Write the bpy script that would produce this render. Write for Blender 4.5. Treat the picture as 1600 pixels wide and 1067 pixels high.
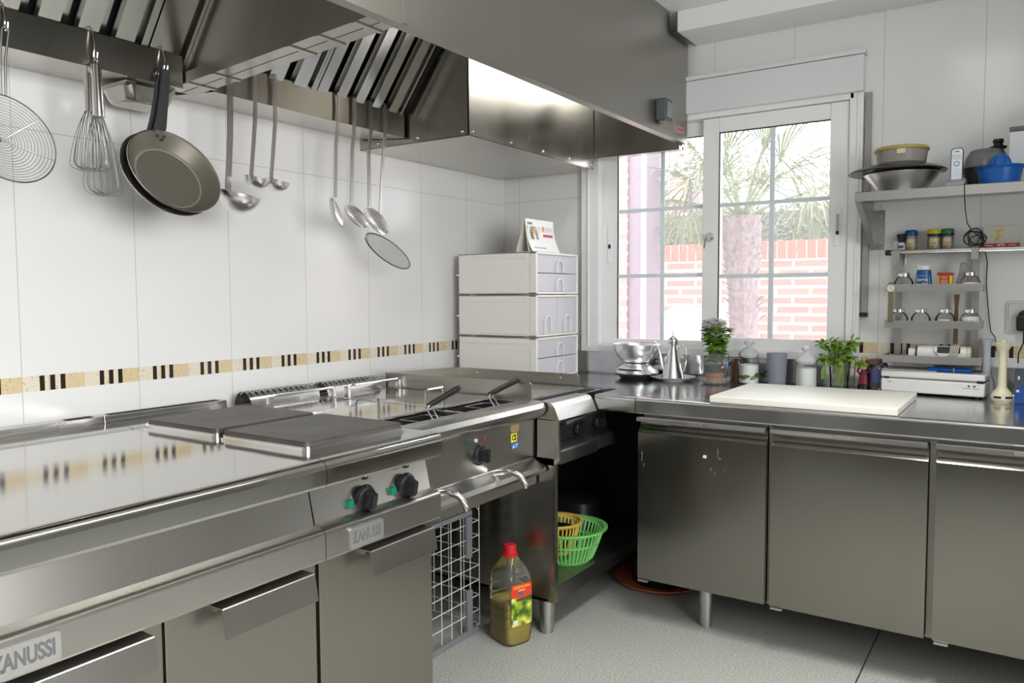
import bpy, bmesh, math, random
from mathutils import Vector, Matrix
PI = math.pi
S = bpy.context.scene
for o in list(bpy.data.objects): bpy.data.objects.remove(o)
random.seed(7)

# ---------------------------------------------------------------- camera
cam = bpy.data.objects.new('camera', bpy.data.cameras.new('camera'))
S.collection.objects.link(cam)
right = Vector((0.83246823, 0.55405146, -0.00485994))
down = Vector((0.02947388, -0.05304029, -0.99815731))
fwd = Vector((-0.55328829, 0.83079101, -0.0604844))
m = Matrix((( right.x, -down.x, -fwd.x), (right.y, -down.y, -fwd.y), (right.z, -down.z, -fwd.z))).to_4x4()
m.translation = Vector((0, 0, 1.251))
cam.matrix_world = m
cam.data.sensor_width = 36.0
cam.data.lens = 27.666
cam.data.clip_start = 0.02
S.camera = cam

# ---------------------------------------------------------------- light and exposure
S.view_settings.view_transform = 'Standard'
S.view_settings.look = 'None'
S.view_settings.gamma = 1.0
S.view_settings.use_curve_mapping = False
S.view_settings.exposure = 0.0
W = bpy.data.worlds.new('world'); S.world = W; W.use_nodes = True
bg = W.node_tree.nodes['Background']
bg.inputs[0].default_value = (0.90, 0.95, 1.0, 1)
bg.inputs[1].default_value = 5.2

def area(name, loc, rot, sx, sy, power, col=(1, .985, .96), spread=PI):
    l = bpy.data.lights.new(name, 'AREA'); l.shape = 'RECTANGLE'; l.size = sx; l.size_y = sy
    l.energy = power; l.color = col; l.spread = spread
    o = bpy.data.objects.new(name, l); S.collection.objects.link(o)
    o.location = loc; o.rotation_euler = rot
    return o
# two ceiling fittings (their housings and diffusers are built below) and daylight from the window in the right wall
area('ceiling_lamp', (-0.25, 1.90, 2.385), (0, 0, 0), .28, 1.15, 15, spread=math.radians(95))
area('ceiling_lamp', (-0.15, -0.95, 2.385), (0, 0, 0), .28, 1.15, 3, spread=math.radians(110))
area('side_window_daylight', (1.72, 0.15, 1.55), (0, PI/2, 0), 1.1, 1.9, 54, (1, .99, .985), spread=math.radians(125))

# ---------------------------------------------------------------- materials
MATS = {}
def nmat(name):
    if name in MATS: return MATS[name], None, None
    mt = bpy.data.materials.new(name); mt.use_nodes = True
    MATS[name] = mt
    return mt, mt.node_tree, mt.node_tree.nodes['Principled BSDF']
def mat(name, col, rough=.5, metal=0., trans=0., ior=1.45, emit=None, es=1., coat=0., spec=.5, sub=0.):
    if name in MATS: return MATS[name]
    mt, nt, p = nmat(name)
    p.inputs['Base Color'].default_value = (*col, 1)
    p.inputs['Roughness'].default_value = rough
    p.inputs['Metallic'].default_value = metal
    p.inputs['Transmission Weight'].default_value = trans
    p.inputs['IOR'].default_value = ior
    p.inputs['Coat Weight'].default_value = coat
    p.inputs['Specular IOR Level'].default_value = spec
    if emit:
        p.inputs['Emission Color'].default_value = (*emit, 1); p.inputs['Emission Strength'].default_value = es
    if sub: 
        p.inputs['Subsurface Weight'].default_value = sub
        p.inputs['Subsurface Radius'].default_value = (.01, .01, .01)
    return mt
def nz(nt, scale, detail=3, vec=None, rough=.5):
    n = nt.nodes.new('ShaderNodeTexNoise'); n.inputs['Scale'].default_value = scale
    n.inputs['Detail'].default_value = detail; n.inputs['Roughness'].default_value = rough
    if vec is not None: nt.links.new(vec, n.inputs['Vector'])
    return n
def ocoord(nt, scale=(1, 1, 1)):
    t = nt.nodes.new('ShaderNodeNewGeometry')
    mp = nt.nodes.new('ShaderNodeMapping'); mp.inputs['Scale'].default_value = scale
    nt.links.new(t.outputs['Position'], mp.inputs['Vector'])
    return mp.outputs[0]
def ramp(nt, src, stops):
    r = nt.nodes.new('ShaderNodeValToRGB')
    while len(r.color_ramp.elements) < len(stops): r.color_ramp.elements.new(.5)
    for e, (p, c) in zip(r.color_ramp.elements, stops):
        e.position = p; e.color = (*c, 1) if len(c) == 3 else c
    nt.links.new(src, r.inputs[0]); return r.outputs[0]
def mrange(nt, src, a, b, f0=0., f1=1.):
    r = nt.nodes.new('ShaderNodeMapRange'); nt.links.new(src, r.inputs[0])
    r.inputs[1].default_value = f0; r.inputs[2].default_value = f1
    r.inputs[3].default_value = a; r.inputs[4].default_value = b; return r.outputs[0]
def bump(nt, p, h, st=.1, dist=.002):
    b = nt.nodes.new('ShaderNodeBump'); b.inputs['Strength'].default_value = st; b.inputs['Distance'].default_value = dist
    nt.links.new(h, b.inputs['Height']); nt.links.new(b.outputs[0], p.inputs['Normal'])
def steel(name, col=(.60, .59, .565), r0=.2, r1=.32, scale=(2, 2, 2), grain=(6, 6, 300), wav=0., aniso=0.):
    mt, nt, p = nmat(name)
    if nt is None: return mt
    p.inputs['Metallic'].default_value = 1; p.inputs['Base Color'].default_value = (*col, 1)
    v = ocoord(nt, scale); n = nz(nt, 2.2, 4, v)
    g = nz(nt, 1., 2, ocoord(nt, grain))
    a = nt.nodes.new('ShaderNodeMath'); a.operation = 'MULTIPLY_ADD'
    nt.links.new(g.outputs[0], a.inputs[0]); a.inputs[1].default_value = .0
    nt.links.new(n.outputs[0], a.inputs[2])
    nt.links.new(mrange(nt, a.outputs[0], r0, r1, .12, .88), p.inputs['Roughness'])
    if wav:
        bump(nt, p, nz(nt, 1., 1, ocoord(nt, (5, 2.2, 3))).outputs[0], wav, .02)
    else:
        pass
    return mt
ST = steel('brushed_steel')
ST_top = steel('polished_worktop_steel', (.55, .54, .51), .06, .14, (1, 1, 1), wav=.07)
ST_front = steel('appliance_front_steel', (.50, .485, .455), .25, .32, (1, 1, 1), (3, 3, 160))
ST_hood = steel('hood_steel', (.36, .345, .31), .26, .42, (1.5, 1.5, 1.5), (4, 4, 120))
ST_hoodin = steel('hood_inner_steel', (.50, .48, .43), .20, .30, (3, 3, 1), (40, 40, 3))
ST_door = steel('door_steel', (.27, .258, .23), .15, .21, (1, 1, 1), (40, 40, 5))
ST_counter = steel('counter_steel', (.62, .62, .63), .10, .22, (2, 2, 2), (3, 120, 3))
ST_bright = mat('chromed_steel', (.78, .77, .76), .16, 1)
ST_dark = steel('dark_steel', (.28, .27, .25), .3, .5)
ST_mat = mat('dull_steel_sheet', (.50, .49, .47), .4, 1)
BLACK = mat('black_plastic', (.015, .015, .017), .35)
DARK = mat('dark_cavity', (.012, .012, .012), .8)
ST_rdoor = steel('range_door_steel', (.34, .325, .285), .30, .38, (1, 1, 1))
IRON = None
def mk_iron():
    mt, nt, p = nmat('cast_iron_plate')
    p.inputs['Metallic'].default_value = .35
    nt.links.new(ramp(nt, nz(nt, 9, 5, ocoord(nt)).outputs[0], [(.3, (.085, .078, .07)), (.7, (.14, .13, .12))]), p.inputs['Base Color'])
    p.inputs['Roughness'].default_value = .48
    return mt
IRON = mk_iron()
WHITE_PVC = mat('white_window_plastic', (.90, .905, .90), .3)
WHITE = mat('white_plastic', (.78, .78, .76), .35)
CREAM = mat('cream_plastic', (.93, .91, .85), .38, sub=.05)

def mathn(nt, op, a, b=None):
    n = nt.nodes.new('ShaderNodeMath'); n.operation = op
    for i, x in enumerate((a, b)):
        if x is None: continue
        if isinstance(x, (int, float)): n.inputs[i].default_value = x
        else: nt.links.new(x, n.inputs[i])
    return n.outputs[0]
def mixc(nt, f, a, b):
    n = nt.nodes.new('ShaderNodeMix'); n.data_type = 'RGBA'
    nt.links.new(f, n.inputs[0])
    for k, x in ((6, a), (7, b)):
        if isinstance(x, tuple): n.inputs[k].default_value = (*x, 1)
        else: nt.links.new(x, n.inputs[k])
    return n.outputs[2]
def tile_mat(name, axis, phase, strip0, strip1, rows, pitch=.347, row_limit=None):
    mt, nt, p = nmat(name)
    g = nt.nodes.new('ShaderNodeNewGeometry'); sp = nt.nodes.new('ShaderNodeSeparateXYZ')
    nt.links.new(g.outputs['Position'], sp.inputs[0])
    s = sp.outputs[axis]; z = sp.outputs[2]
    u = mathn(nt, 'MODULO', mathn(nt, 'ADD', s, 20 * pitch - phase), pitch)
    jw = .0022
    jv = mathn(nt, 'LESS_THAN', u, jw)
    j = jv
    for r in rows:
        rj = mathn(nt, 'LESS_THAN', mathn(nt, 'ABSOLUTE', mathn(nt, 'SUBTRACT', z, r)), jw * .5)
        if row_limit is not None and r > 1.5: rj = mathn(nt, 'MULTIPLY', rj, mathn(nt, 'LESS_THAN', s, row_limit))
        j = mathn(nt, 'MAXIMUM', j, rj)
    base = mixc(nt, j, (.82, .818, .805), (.50, .48, .43))
    # decorative border: cream, dark bars, tan
    q = mathn(nt, 'MODULO', mathn(nt, 'ADD', s, 40 * pitch - phase), pitch / 2)
    speck = nz(nt, 120, 2, ocoord(nt)).outputs[0]
    cream = mixc(nt, mathn(nt, 'GREATER_THAN', speck, .62), (.78, .72, .58), (.60, .52, .38))
    tan = mixc(nt, mathn(nt, 'GREATER_THAN', speck, .62), (.72, .58, .36), (.56, .43, .25))
    c = mixc(nt, mathn(nt, 'GREATER_THAN', q, .072), cream, tan)
    c = mixc(nt, mathn(nt, 'GREATER_THAN', q, .092), c, cream)
    c = mixc(nt, mathn(nt, 'GREATER_THAN', q, .118), c, tan)
    for a, b in ((.048, .062), (.077, .091), (.106, .120)):
        inn = mathn(nt, 'MULTIPLY', mathn(nt, 'GREATER_THAN', q, a), mathn(nt, 'LESS_THAN', q, b))
        c = mixc(nt, inn, c, (.03, .018, .015))
    c = mixc(nt, mathn(nt, 'LESS_THAN', q, .0015), c, (.45, .4, .3))
    ins = mathn(nt, 'MULTIPLY', mathn(nt, 'GREATER_THAN', z, strip0), mathn(nt, 'LESS_THAN', z, strip1))
    nt.links.new(mixc(nt, ins, base, c), p.inputs['Base Color'])
    nt.links.new(mrange(nt, j, .16, .6), p.inputs['Roughness'])
    h = mathn(nt, 'MULTIPLY_ADD', mathn(nt, 'SUBTRACT', 1., j), 1.)
    n2 = nz(nt, 1., 1, ocoord(nt, (3, 3, 3)))
    bump(nt, p, n2.outputs[0], .05, .01)
    return mt
TILE_A = tile_mat('white_tiles_left_wall', 1, 1.067, .980, 1.024, (.32, 1.717, 2.405))
TILE_B = tile_mat('white_tiles_window_wall', 0, -.186, 1.002, 1.046, (.32, 1.728, 2.41), row_limit=-1.8)

def mk_floor():
    mt, nt, p = nmat('speckled_vinyl_floor')
    v = ocoord(nt)
    c = ramp(nt, nz(nt, 170, 2, v, .7).outputs[0], [(.32, (.24, .245, .225)), (.5, (.41, .42, .385)), (.70, (.60, .61, .56))])
    s = nt.nodes.new('ShaderNodeSeparateXYZ'); g = nt.nodes.new('ShaderNodeNewGeometry'); nt.links.new(g.outputs['Position'], s.inputs[0])
    line = mathn(nt, 'LESS_THAN', mathn(nt, 'ABSOLUTE', mathn(nt, 'SUBTRACT', s.outputs[0], -.447)), .0025)
    nt.links.new(mixc(nt, line, c, (.05, .05, .05)), p.inputs['Base Color'])
    nt.links.new(mrange(nt, nz(nt, 3, 3, v).outputs[0], .38, .6), p.inputs['Roughness'])
    bump(nt, p, nz(nt, 180, 2, v).outputs[0], .12, .001)
    return mt
FLOOR = mk_floor()
PAINT = mat('white_ceiling_paint', (.86, .86, .86), .7)
WALLP = mat('pale_wall_paint', (.50, .49, .46), .7)

# ---------------------------------------------------------------- mesh helpers
class MB:
    def __init__(s): s.b = bmesh.new()
    def faces(s, vs, fs, mi=0):
        v = [s.b.verts.new(p) for p in vs]; out = []
        for f in fs:
            try:
                fc = s.b.faces.new([v[i] for i in f]); fc.material_index = mi; out.append(fc)
            except ValueError: pass
        return out
    def box(s, x0, x1, y0, y1, z0, z1, bev=0., mi=0, seg=2):
        x0, x1 = sorted((x0, x1)); y0, y1 = sorted((y0, y1)); z0, z1 = sorted((z0, z1))
        vs = [(x0,y0,z0),(x1,y0,z0),(x1,y1,z0),(x0,y1,z0),(x0,y0,z1),(x1,y0,z1),(x1,y1,z1),(x0,y1,z1)]
        fs = s.faces(vs, [(0,3,2,1),(4,5,6,7),(0,1,5,4),(1,2,6,5),(2,3,7,6),(3,0,4,7)], mi)
        if bev:
            es = list({e for f in fs for e in f.edges})
            r = bmesh.ops.bevel(s.b, geom=es, offset=bev, segments=seg, affect='EDGES', profile=.5)
            for f in r['faces']: f.material_index = mi
        return s
    def prism(s, prof, axis, a0, a1, mi=0, cap=True):
        # prof: closed 2D polygon; axis 'y' -> (x,z); 'x' -> (y,z); 'z' -> (x,y)
        def P(p, a):
            return {'y': (p[0], a, p[1]), 'x': (a, p[0], p[1]), 'z': (p[0], p[1], a)}[axis]
        n = len(prof)
        vs = [P(p, a0) for p in prof] + [P(p, a1) for p in prof]
        fs = [(i, (i+1) % n, n+(i+1) % n, n+i) for i in range(n)]
        if cap: fs += [tuple(range(n))[::-1], tuple(range(n, 2*n))]
        s.faces(vs, fs, mi); return s
    def lathe(s, prof, c=(0,0,0), n=32, mi=0, mtx=None, a0=0., a1=2*PI):
        full = abs(a1-a0-2*PI) < 1e-6; m_ = n if full else n+1
        M = mtx or Matrix(); c = Vector(c); vs = []; idx = []
        for (r, z) in prof:
            row = []
            if r < 1e-6:
                vs.append(c + (M @ Vector((0,0,z)))); row = [len(vs)-1]*m_
            else:
                for k in range(m_):
                    a = a0+(a1-a0)*k/n
                    vs.append(c + (M @ Vector((r*math.cos(a), r*math.sin(a), z)))); row.append(len(vs)-1)
            idx.append(row)
        fs = []
        for i in range(len(prof)-1):
            for k in range(n):
                k2 = (k+1) % m_
                q = [idx[i][k], idx[i][k2], idx[i+1][k2], idx[i+1][k]]
                d = []
                for t in q:
                    if t not in d: d.append(t)
                if len(d) > 2: fs.append(tuple(d))
        s.faces(vs, fs, mi); return s
    def cyl(s, p0, p1, r, r1=None, n=20, mi=0, cap=True):
        p0, p1 = Vector(p0), Vector(p1); r1 = r if r1 is None else r1
        d = p1-p0; L = d.length
        M = d.to_track_quat('Z', 'Y').to_matrix().to_4x4()
        pr = [(r, 0), (r1, L)]
        if cap: pr = [(0, 0)] + pr + [(0, L)]
        return s.lathe(pr, p0, n, mi, M)
    def tube(s, pts, r, n=8, closed=False, mi=0, cap=True):
        P = [Vector(p) for p in pts]; k = len(P)
        rs = r if isinstance(r, (list, tuple)) else [r]*k
        T = []
        for i in range(k):
            a = P[(i-1) % k] if (closed or i) else P[i]; b = P[(i+1) % k] if (closed or i < k-1) else P[i]
            T.append((b-a).normalized() if (b-a).length > 1e-9 else Vector((0,0,1)))
        up = Vector((0,0,1)) if abs(T[0].z) < .9 else Vector((1,0,0))
        N = (up - T[0]*up.dot(T[0])).normalized(); vs = []
        for i in range(k):
            N = (N - T[i]*N.dot(T[i]));
            if N.length < 1e-6: N = T[i].orthogonal()
            N.normalize(); B = T[i].cross(N)
            for j in range(n):
                a = 2*PI*j/n; vs.append(P[i] + (N*math.cos(a)+B*math.sin(a))*rs[i])
        fs = []
        for i in range(k if closed else k-1):
            for j in range(n):
                i2 = (i+1) % k
                fs.append((i*n+j, i*n+(j+1) % n, i2*n+(j+1) % n, i2*n+j))
        if cap and not closed:
            fs += [tuple(range(n))[::-1], tuple(range((k-1)*n, k*n))]
        s.faces(vs, fs, mi); return s
    def ball(s, c, r, n=16, mi=0, sc=(1,1,1), mtx=None):
        pr = [(r*math.sin(PI*i/n), -r*math.cos(PI*i/n)) for i in range(n+1)]
        pr[0] = (0, -r); pr[-1] = (0, r)
        M = (mtx or Matrix()) @ Matrix.Diagonal((*sc, 1))
        return s.lathe(pr, c, n*2, mi, M)
    def quad(s, *p, mi=0): s.faces(p, [tuple(range(len(p)))], mi); return s
def link(o): S.collection.objects.link(o); return o
def root_loc(o):
    v = Vector((0,0,0))
    while o is not None: v += o.location; o = o.parent
    return v
def build(name, mb, mats, parent=None, world=True, smooth=35, label=None):
    bmesh.ops.recalc_face_normals(mb.b, faces=mb.b.faces[:])
    if world and parent is not None:
        bmesh.ops.translate(mb.b, verts=mb.b.verts[:], vec=-root_loc(parent))
    me = bpy.data.meshes.new(name); mb.b.to_mesh(me); mb.b.free()
    for mm in (mats if isinstance(mats, (list, tuple)) else [mats]): me.materials.append(mm)
    if smooth:
        me.polygons.foreach_set('use_smooth', [True]*len(me.polygons))
        me.set_sharp_from_angle(angle=math.radians(smooth))
    o = link(bpy.data.objects.new(name, me))
    if smooth and 5 < len(me.polygons) < 1500:
        w = o.modifiers.new('weighted_normals', 'WEIGHTED_NORMAL'); w.keep_sharp = True; w.weight = 100
    if parent is not None: o.parent = parent
    if label: o['label'] = label
    return o
def thing(name, label, cat, loc=(0,0,0), rotz=0., group=None):
    o = link(bpy.data.objects.new(name, None)); o.location = loc; o.rotation_euler = (0,0,rotz)
    o.empty_display_size = .05
    o['label'] = label; o['category'] = cat
    if group: o['group'] = group
    return o
def single(name, mb, mats, label, cat, group=None, loc=(0,0,0), smooth=35, rotz=0.):
    # one-mesh thing, mesh given in world coordinates, origin put at loc
    bmesh.ops.translate(mb.b, verts=mb.b.verts[:], vec=-Vector(loc))
    o = build(name, mb, mats, None, False, smooth); o.location = loc; o.rotation_euler = (0,0,rotz)
    o['label'] = label; o['category'] = cat
    if group: o['group'] = group
    return o
def struct(name, mb, mats, smooth=30):
    o = build(name, mb, mats, None, False, smooth); o['kind'] = 'structure'; return o
def text(body, size, mtx, matl, parent, ext=.0006, name='lettering', sx=1., bold=0.):
    cu = bpy.data.curves.new(name, 'FONT'); cu.body = body; cu.size = size; cu.extrude = ext
    cu.align_x = 'CENTER'; cu.align_y = 'CENTER'; cu.offset = bold
    t = bpy.data.objects.new(name, cu); S.collection.objects.link(t)
    bpy.context.view_layer.update()
    me = bpy.data.meshes.new_from_object(t); bpy.data.objects.remove(t)
    me.materials.clear(); me.materials.append(matl)
    M = mtx @ Matrix.Diagonal((sx, 1, 1, 1))
    me.transform(M)
    if parent is not None: me.transform(Matrix.Translation(-root_loc(parent)))
    o = link(bpy.data.objects.new(name, me)); o.parent = parent
    return o
def facing(loc, ex, ey):
    ex = Vector(ex).normalized(); ey = Vector(ey).normalized(); ez = ex.cross(ey)
    M = Matrix((ex, ey, ez)).transposed().to_4x4(); M.translation = Vector(loc); return M
def copy_tree(o, parent=None):
    c = o.copy(); S.collection.objects.link(c)
    if parent is not None: c.parent = parent
    for ch in list(o.children): copy_tree(ch, c)
    return c
def rrect(w, h, r, n=4):
    pts = []
    for cx, cy, a in ((w/2-r, h/2-r, 0), (-w/2+r, h/2-r, PI/2), (-w/2+r, -h/2+r, PI), (w/2-r, -h/2+r, 1.5*PI)):
        for i in range(n+1):
            t = a+PI/2*i/n; pts.append((cx+r*math.cos(t), cy+r*math.sin(t)))
    return pts

# ---------------------------------------------------------------- room shell
XA, YB, ZC = -2.366, 3.48, 2.45
b = MB(); b.box(XA-.15, 1.9, -2.4, YB+.15, -.1, 0); struct('floor', b, FLOOR)
b = MB(); b.box(XA-.15, 1.9, -2.4, YB+.15, ZC, ZC+.1); struct('ceiling', b, PAINT)
b = MB(); b.box(XA-.15, XA, -2.4, YB+.15, 0, ZC); struct('wall_left', b, TILE_A)
WX0, WX1, WZ0, WZ1 = -1.86, -.625, .985, 2.075
b = MB()
b.box(XA, WX0, YB, YB+.22, 0, ZC); b.box(WX1, 1.9, YB, YB+.22, 0, ZC)
b.box(WX0, WX1, YB, YB+.22, 0, WZ0); b.box(WX0, WX1, YB, YB+.22, WZ1, ZC)
struct('wall_back', b, TILE_B)
b = MB(); b.box(1.75, 1.9, -2.4, -.85, 0, ZC); b.box(1.75, 1.9, 1.15, YB+.15, 0, ZC)
b.box(1.75, 1.9, -.85, 1.15, 0, .98); b.box(1.75, 1.9, -.85, 1.15, 2.12, ZC); struct('wall_right', b, WALLP)
b = MB(); b.box(XA, 1.75, -2.4, -2.25, 0, ZC); struct('wall_front', b, WALLP)
b = MB(); b.box(-1.31, 1.75, 3.25, YB, 2.362, ZC, .004); struct('trim_1', b, PAINT)

# main window ------------------------------------------------------
win = link(bpy.data.objects.new('window_1', None)); win.location = (-1.2, 3.48, 1.0); win['kind'] = 'structure'
win['label'] = 'white sliding window with two sashes of six panes'
b = MB()
fy0, fy1 = 3.452, 3.56
b.box(-1.885, -1.79, fy0, fy1, .965, 2.085, .003); b.box(-.668, -.600, fy0+.045, fy1, .965, 2.085, .003); b.box(-.652, -.600, fy0, fy1, .965, 2.085, .003)
b.box(-1.79, -.635, fy0, fy1, 2.03, 2.085, .003); b.box(-1.79, -.635, fy0+.0, fy1+.05, .965, 1.0, .003)
b.box(-.622, -.612, fy0-.006, fy0+.01, .99, 2.05, .002); b.box(-1.85, -1.84, fy0-.006, fy0+.01, .99, 2.05, .002)
build('window_frame', b, WHITE_PVC, win)
GLASS = None
def mk_glass():
    mt = bpy.data.materials.new('veiled_window_glass'); mt.use_nodes = True; nt = mt.node_tree; nt.nodes.clear()
    o = nt.nodes.new('ShaderNodeOutputMaterial'); tr = nt.nodes.new('ShaderNodeBsdfTransparent'); gl = nt.nodes.new('ShaderNodeBsdfGlossy')
    gl.inputs['Roughness'].default_value = .02
    tl = nt.nodes.new('ShaderNodeBsdfTranslucent'); tl.inputs['Color'].default_value = (.95, .93, 1, 1)
    m1 = nt.nodes.new('ShaderNodeMixShader'); m2 = nt.nodes.new('ShaderNodeMixShader')
    m1.inputs[0].default_value = .10  # translucent share lays a pale glare veil over the outside view
    nt.links.new(tr.outputs[0], m1.inputs[1]); nt.links.new(tl.outputs[0], m1.inputs[2])
    fr = nt.nodes.new('ShaderNodeFresnel'); fr.inputs[0].default_value = 1.3
    nt.links.new(fr.outputs[0], m2.inputs[0]); nt.links.new(m1.outputs[0], m2.inputs[1]); nt.links.new(gl.outputs[0], m2.inputs[2])
    nt.links.new(m2.outputs[0], o.inputs[0]); return mt
GLASS = mk_glass()
MUNT = mat('white_glazing_bar', (.74, .80, .84), .35)
def sash(x0, x1, z0, z1, gx0, gx1, gz0, gz1, y0, y1, mx, mz):
    b = MB()
    b.box(x0, gx0, y0, y1, z0, z1, .004); b.box(gx1, x1, y0, y1, z0, z1, .004)
    b.box(gx0, gx1, y0, y1, z0, gz0, .004); b.box(gx0, gx1, y0, y1, gz1, z1, .004)
    s_ = build('sash', b, WHITE_PVC, win)
    ym = (y0+y1)/2
    b = MB(); b.box(gx0-.003, gx1+.003, ym-.003, ym+.003, gz0-.003, gz1+.003); build('pane', b, GLASS, s_)
    b = MB()
    b.box(gx0, gx0+.004, y0+.002, ym-.004, gz0, gz1); b.box(gx0, gx1, y0+.002, ym-.004, gz1-.004, gz1)
    build('gasket', b, BLACK, s_, label='black rubber seal')
    b = MB()
    b.box(mx-.011, mx+.011, ym-.010, ym-.004, gz0, gz1, .002)
    for z in mz: b.box(gx0, gx1, ym-.012, ym-.004, z-.009, z+.009, .002)
    build('glazing_bar', b, MUNT, s_)
    return s_
s1 = sash(-1.79, -1.20, 1.0, 2.03, -1.714, -1.262, 1.030, 1.965, 3.505, 3.535, -1.482, (1.334, 1.647))
s2 = sash(-1.270, -.655, .998, 2.028, -1.196, -.728, 1.051, 1.962, 3.466, 3.496, -.962, (1.325, 1.641))
b = MB(); b.box(-.705, -.677, 3.459, 3.466, 1.44, 1.60, .003); build('latch_plate', b, WHITE_PVC, s2)
b = MB(); b.box(-.697, -.685, 3.457, 3.4595, 1.49, 1.572); build('latch_slot', b, mat('grey_slot', (.5, .52, .5), .5), s2)
b = MB(); b.box(-.697, -.685, 3.454, 3.4595, 1.488, 1.503, .001); build('latch_button', b, BLACK, s2, label='black latch button')
b = MB(); b.box(-1.765, -1.74, 3.498, 3.505, 1.40, 1.58, .003); build('latch_plate', b, WHITE_PVC, s1)
b = MB(); b.box(-1.758, -1.746, 3.494, 3.499, 1.47, 1.49, .001); build('latch_button', b, BLACK, s1, label='black latch button')
b = MB(); b.cyl((-1.232, 3.466, 1.5), (-1.232, 3.456, 1.5), .021, n=24); b.cyl((-1.232, 3.456, 1.5), (-1.232, 3.44, 1.5), .012, n=16)
b.tube([(-1.232, 3.445, 1.5), (-1.245, 3.44, 1.49), (-1.25, 3.438, 1.45)], .003)
build('window_lock', b, ST_bright, s2, label='chrome key lock')
b = MB(); b.box(-1.60, -.598, 3.425, YB, 2.052, 2.195, .003); b.box(-1.60, -.592, 3.420, YB, 2.197, 2.216, .002)
build('shutter_box', b, mat('shutter_box_white', (.76, .77, .78), .4), win)
b = MB(); b.box(-.594, -.572, 3.462, 3.479, 1.165, 2.05); build('shutter_strap', b, mat('grey_webbing', (.36, .36, .35), .8), win, label='grey shutter strap')
b = MB(); b.box(-.600, -.570, 3.455, 3.479, 1.15, 1.168, .002); build('strap_guide', b, BLACK, win)

# window in the right wall, off frame (the daylight comes through it)
w2 = link(bpy.data.objects.new('window_2', None)); w2.location = (1.8, .15, 1.0); w2['kind'] = 'structure'
b = MB()
for y in (-.85, .12, 1.09): b.box(1.78, 1.84, y, y+.06, .98, 2.12, .004)
b.box(1.78, 1.84, -.85, 1.15, .98, 1.04, .004); b.box(1.78, 1.84, -.85, 1.15, 2.06, 2.12, .004)
build('window_frame', b, WHITE_PVC, w2)
for cy, lx in ((1.90, -.10), (-.95, 0.)):
    lt = thing('ceiling_light', 'white ceiling fluorescent fitting', 'ceiling light', (-.15+lx, cy, ZC), group='ceiling fluorescent fittings')
    b = MB(); b.box(-.30+lx, lx, cy-.62, cy+.62, 2.41, ZC, .006); build('housing', b, WHITE, lt)
    b = MB(); b.box(-.29+lx, -.01+lx, cy-.60, cy+.60, 2.392, 2.412, .006)
    build('diffuser', b, mat('lamp_diffuser', (1, 1, 1), .5, emit=(1, .97, .92), es=3), lt)
#@@PART2

# ================================================================ extraction hood
hood = thing('extraction_hood', 'long stainless steel extraction hood with baffle filters over the cooking line', 'extraction hood', (-1.8, 1.5, 1.9))
HX = -1.335
b = MB()
b.prism([(HX, 2.36), (HX, 1.922), (HX-.034, 1.922), (HX-.034, 1.940), (HX-.018, 1.945), (HX-.018, 2.36)], 'y', -.5, 1.5255)
b.prism([(HX, 2.36), (HX, 1.922), (HX-.034, 1.922), (HX-.034, 1.940), (HX-.018, 1.945), (HX-.018, 2.36)], 'y', 1.5265, 3.44)
build('front_panel', b, ST_hood, hood)
b = MB(); b.box(HX-.02, HX+.002, 1.515, 1.537, 1.925, 2.36, .001); build('seam_strip', b, ST_hood, hood)
b = MB(); b.box(HX-.06, HX-.004, -.5, 3.235, 2.363, ZC); build('filler_panel', b, ST_hood, hood)
b = MB(); b.box(XA+.002, HX-.018, -.5, 3.44, 2.345, 2.36)
build('top_panel', b, ST_hoodin, hood)
b = MB(); b.box(-1.80, HX-.018, 3.425, 3.44, 1.895, 2.345); b.box(-1.80, HX-.018, 3.39, 3.44, 1.893, 1.912, .001)
build('end_panel', b, ST_hoodin, hood)
def gutter(y0, y1, zb, zt):
    b = MB()
    b.prism([(XA+.002, zb+.03), (XA+.002, zb+.022), (-2.112, zb), (-2.106, zb), (-2.106, zt), (-2.112, zt), (-2.112, zb+.006), (XA+.01, zb+.03), ], 'y', y0, y1)
    b.box(-2.20, -2.11, y1-.004, y1, zb+.01, zt)
    build('gutter', b, ST_hoodin, hood)
gutter(-.5, 1.425, 1.857, 1.950)
gutter(1.53, 2.40, 1.870, 1.968)
# cross beam between the two halves
b = MB()
for y0, y1 in ((1.43, 1.474), (1.478, 1.522)):
    vs = [(-2.19, y0, 1.868), (HX-.034, y0, 1.922), (HX-.034, y1, 1.922), (-2.19, y1, 1.868), (-2.19, y0, 1.90), (HX-.034, y0, 1.955), (HX-.034, y1, 1.955), (-2.19, y1, 1.90)]
    b.faces(vs, [(0,3,2,1), (4,5,6,7), (0,1,5,4), (1,2,6,5), (2,3,7,6), (3,0,4,7)])
for x in (-1.42, -1.55, -1.66, -1.98, -2.1):
    z = 1.868+(x+2.19)/.82*.054; b.box(x, x+.014, 1.428, 1.524, z-.0025, z+.001)
build('cross_beam', b, ST_hoodin, hood)
def fpt(t, off=0.): return (-2.165+.6*t+.8*off, 1.905+.8*t-.6*off)
b = MB()
for y0 in (1.452, 1.512):
    pr = [(-2.19, 1.885), (-2.165, 1.905), fpt(.55), (HX-.02, 2.345), (HX-.02, 1.94)]
    b.prism(pr, 'y', y0-.003, y0)
build('partition', b, ST_hoodin, hood)
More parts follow.
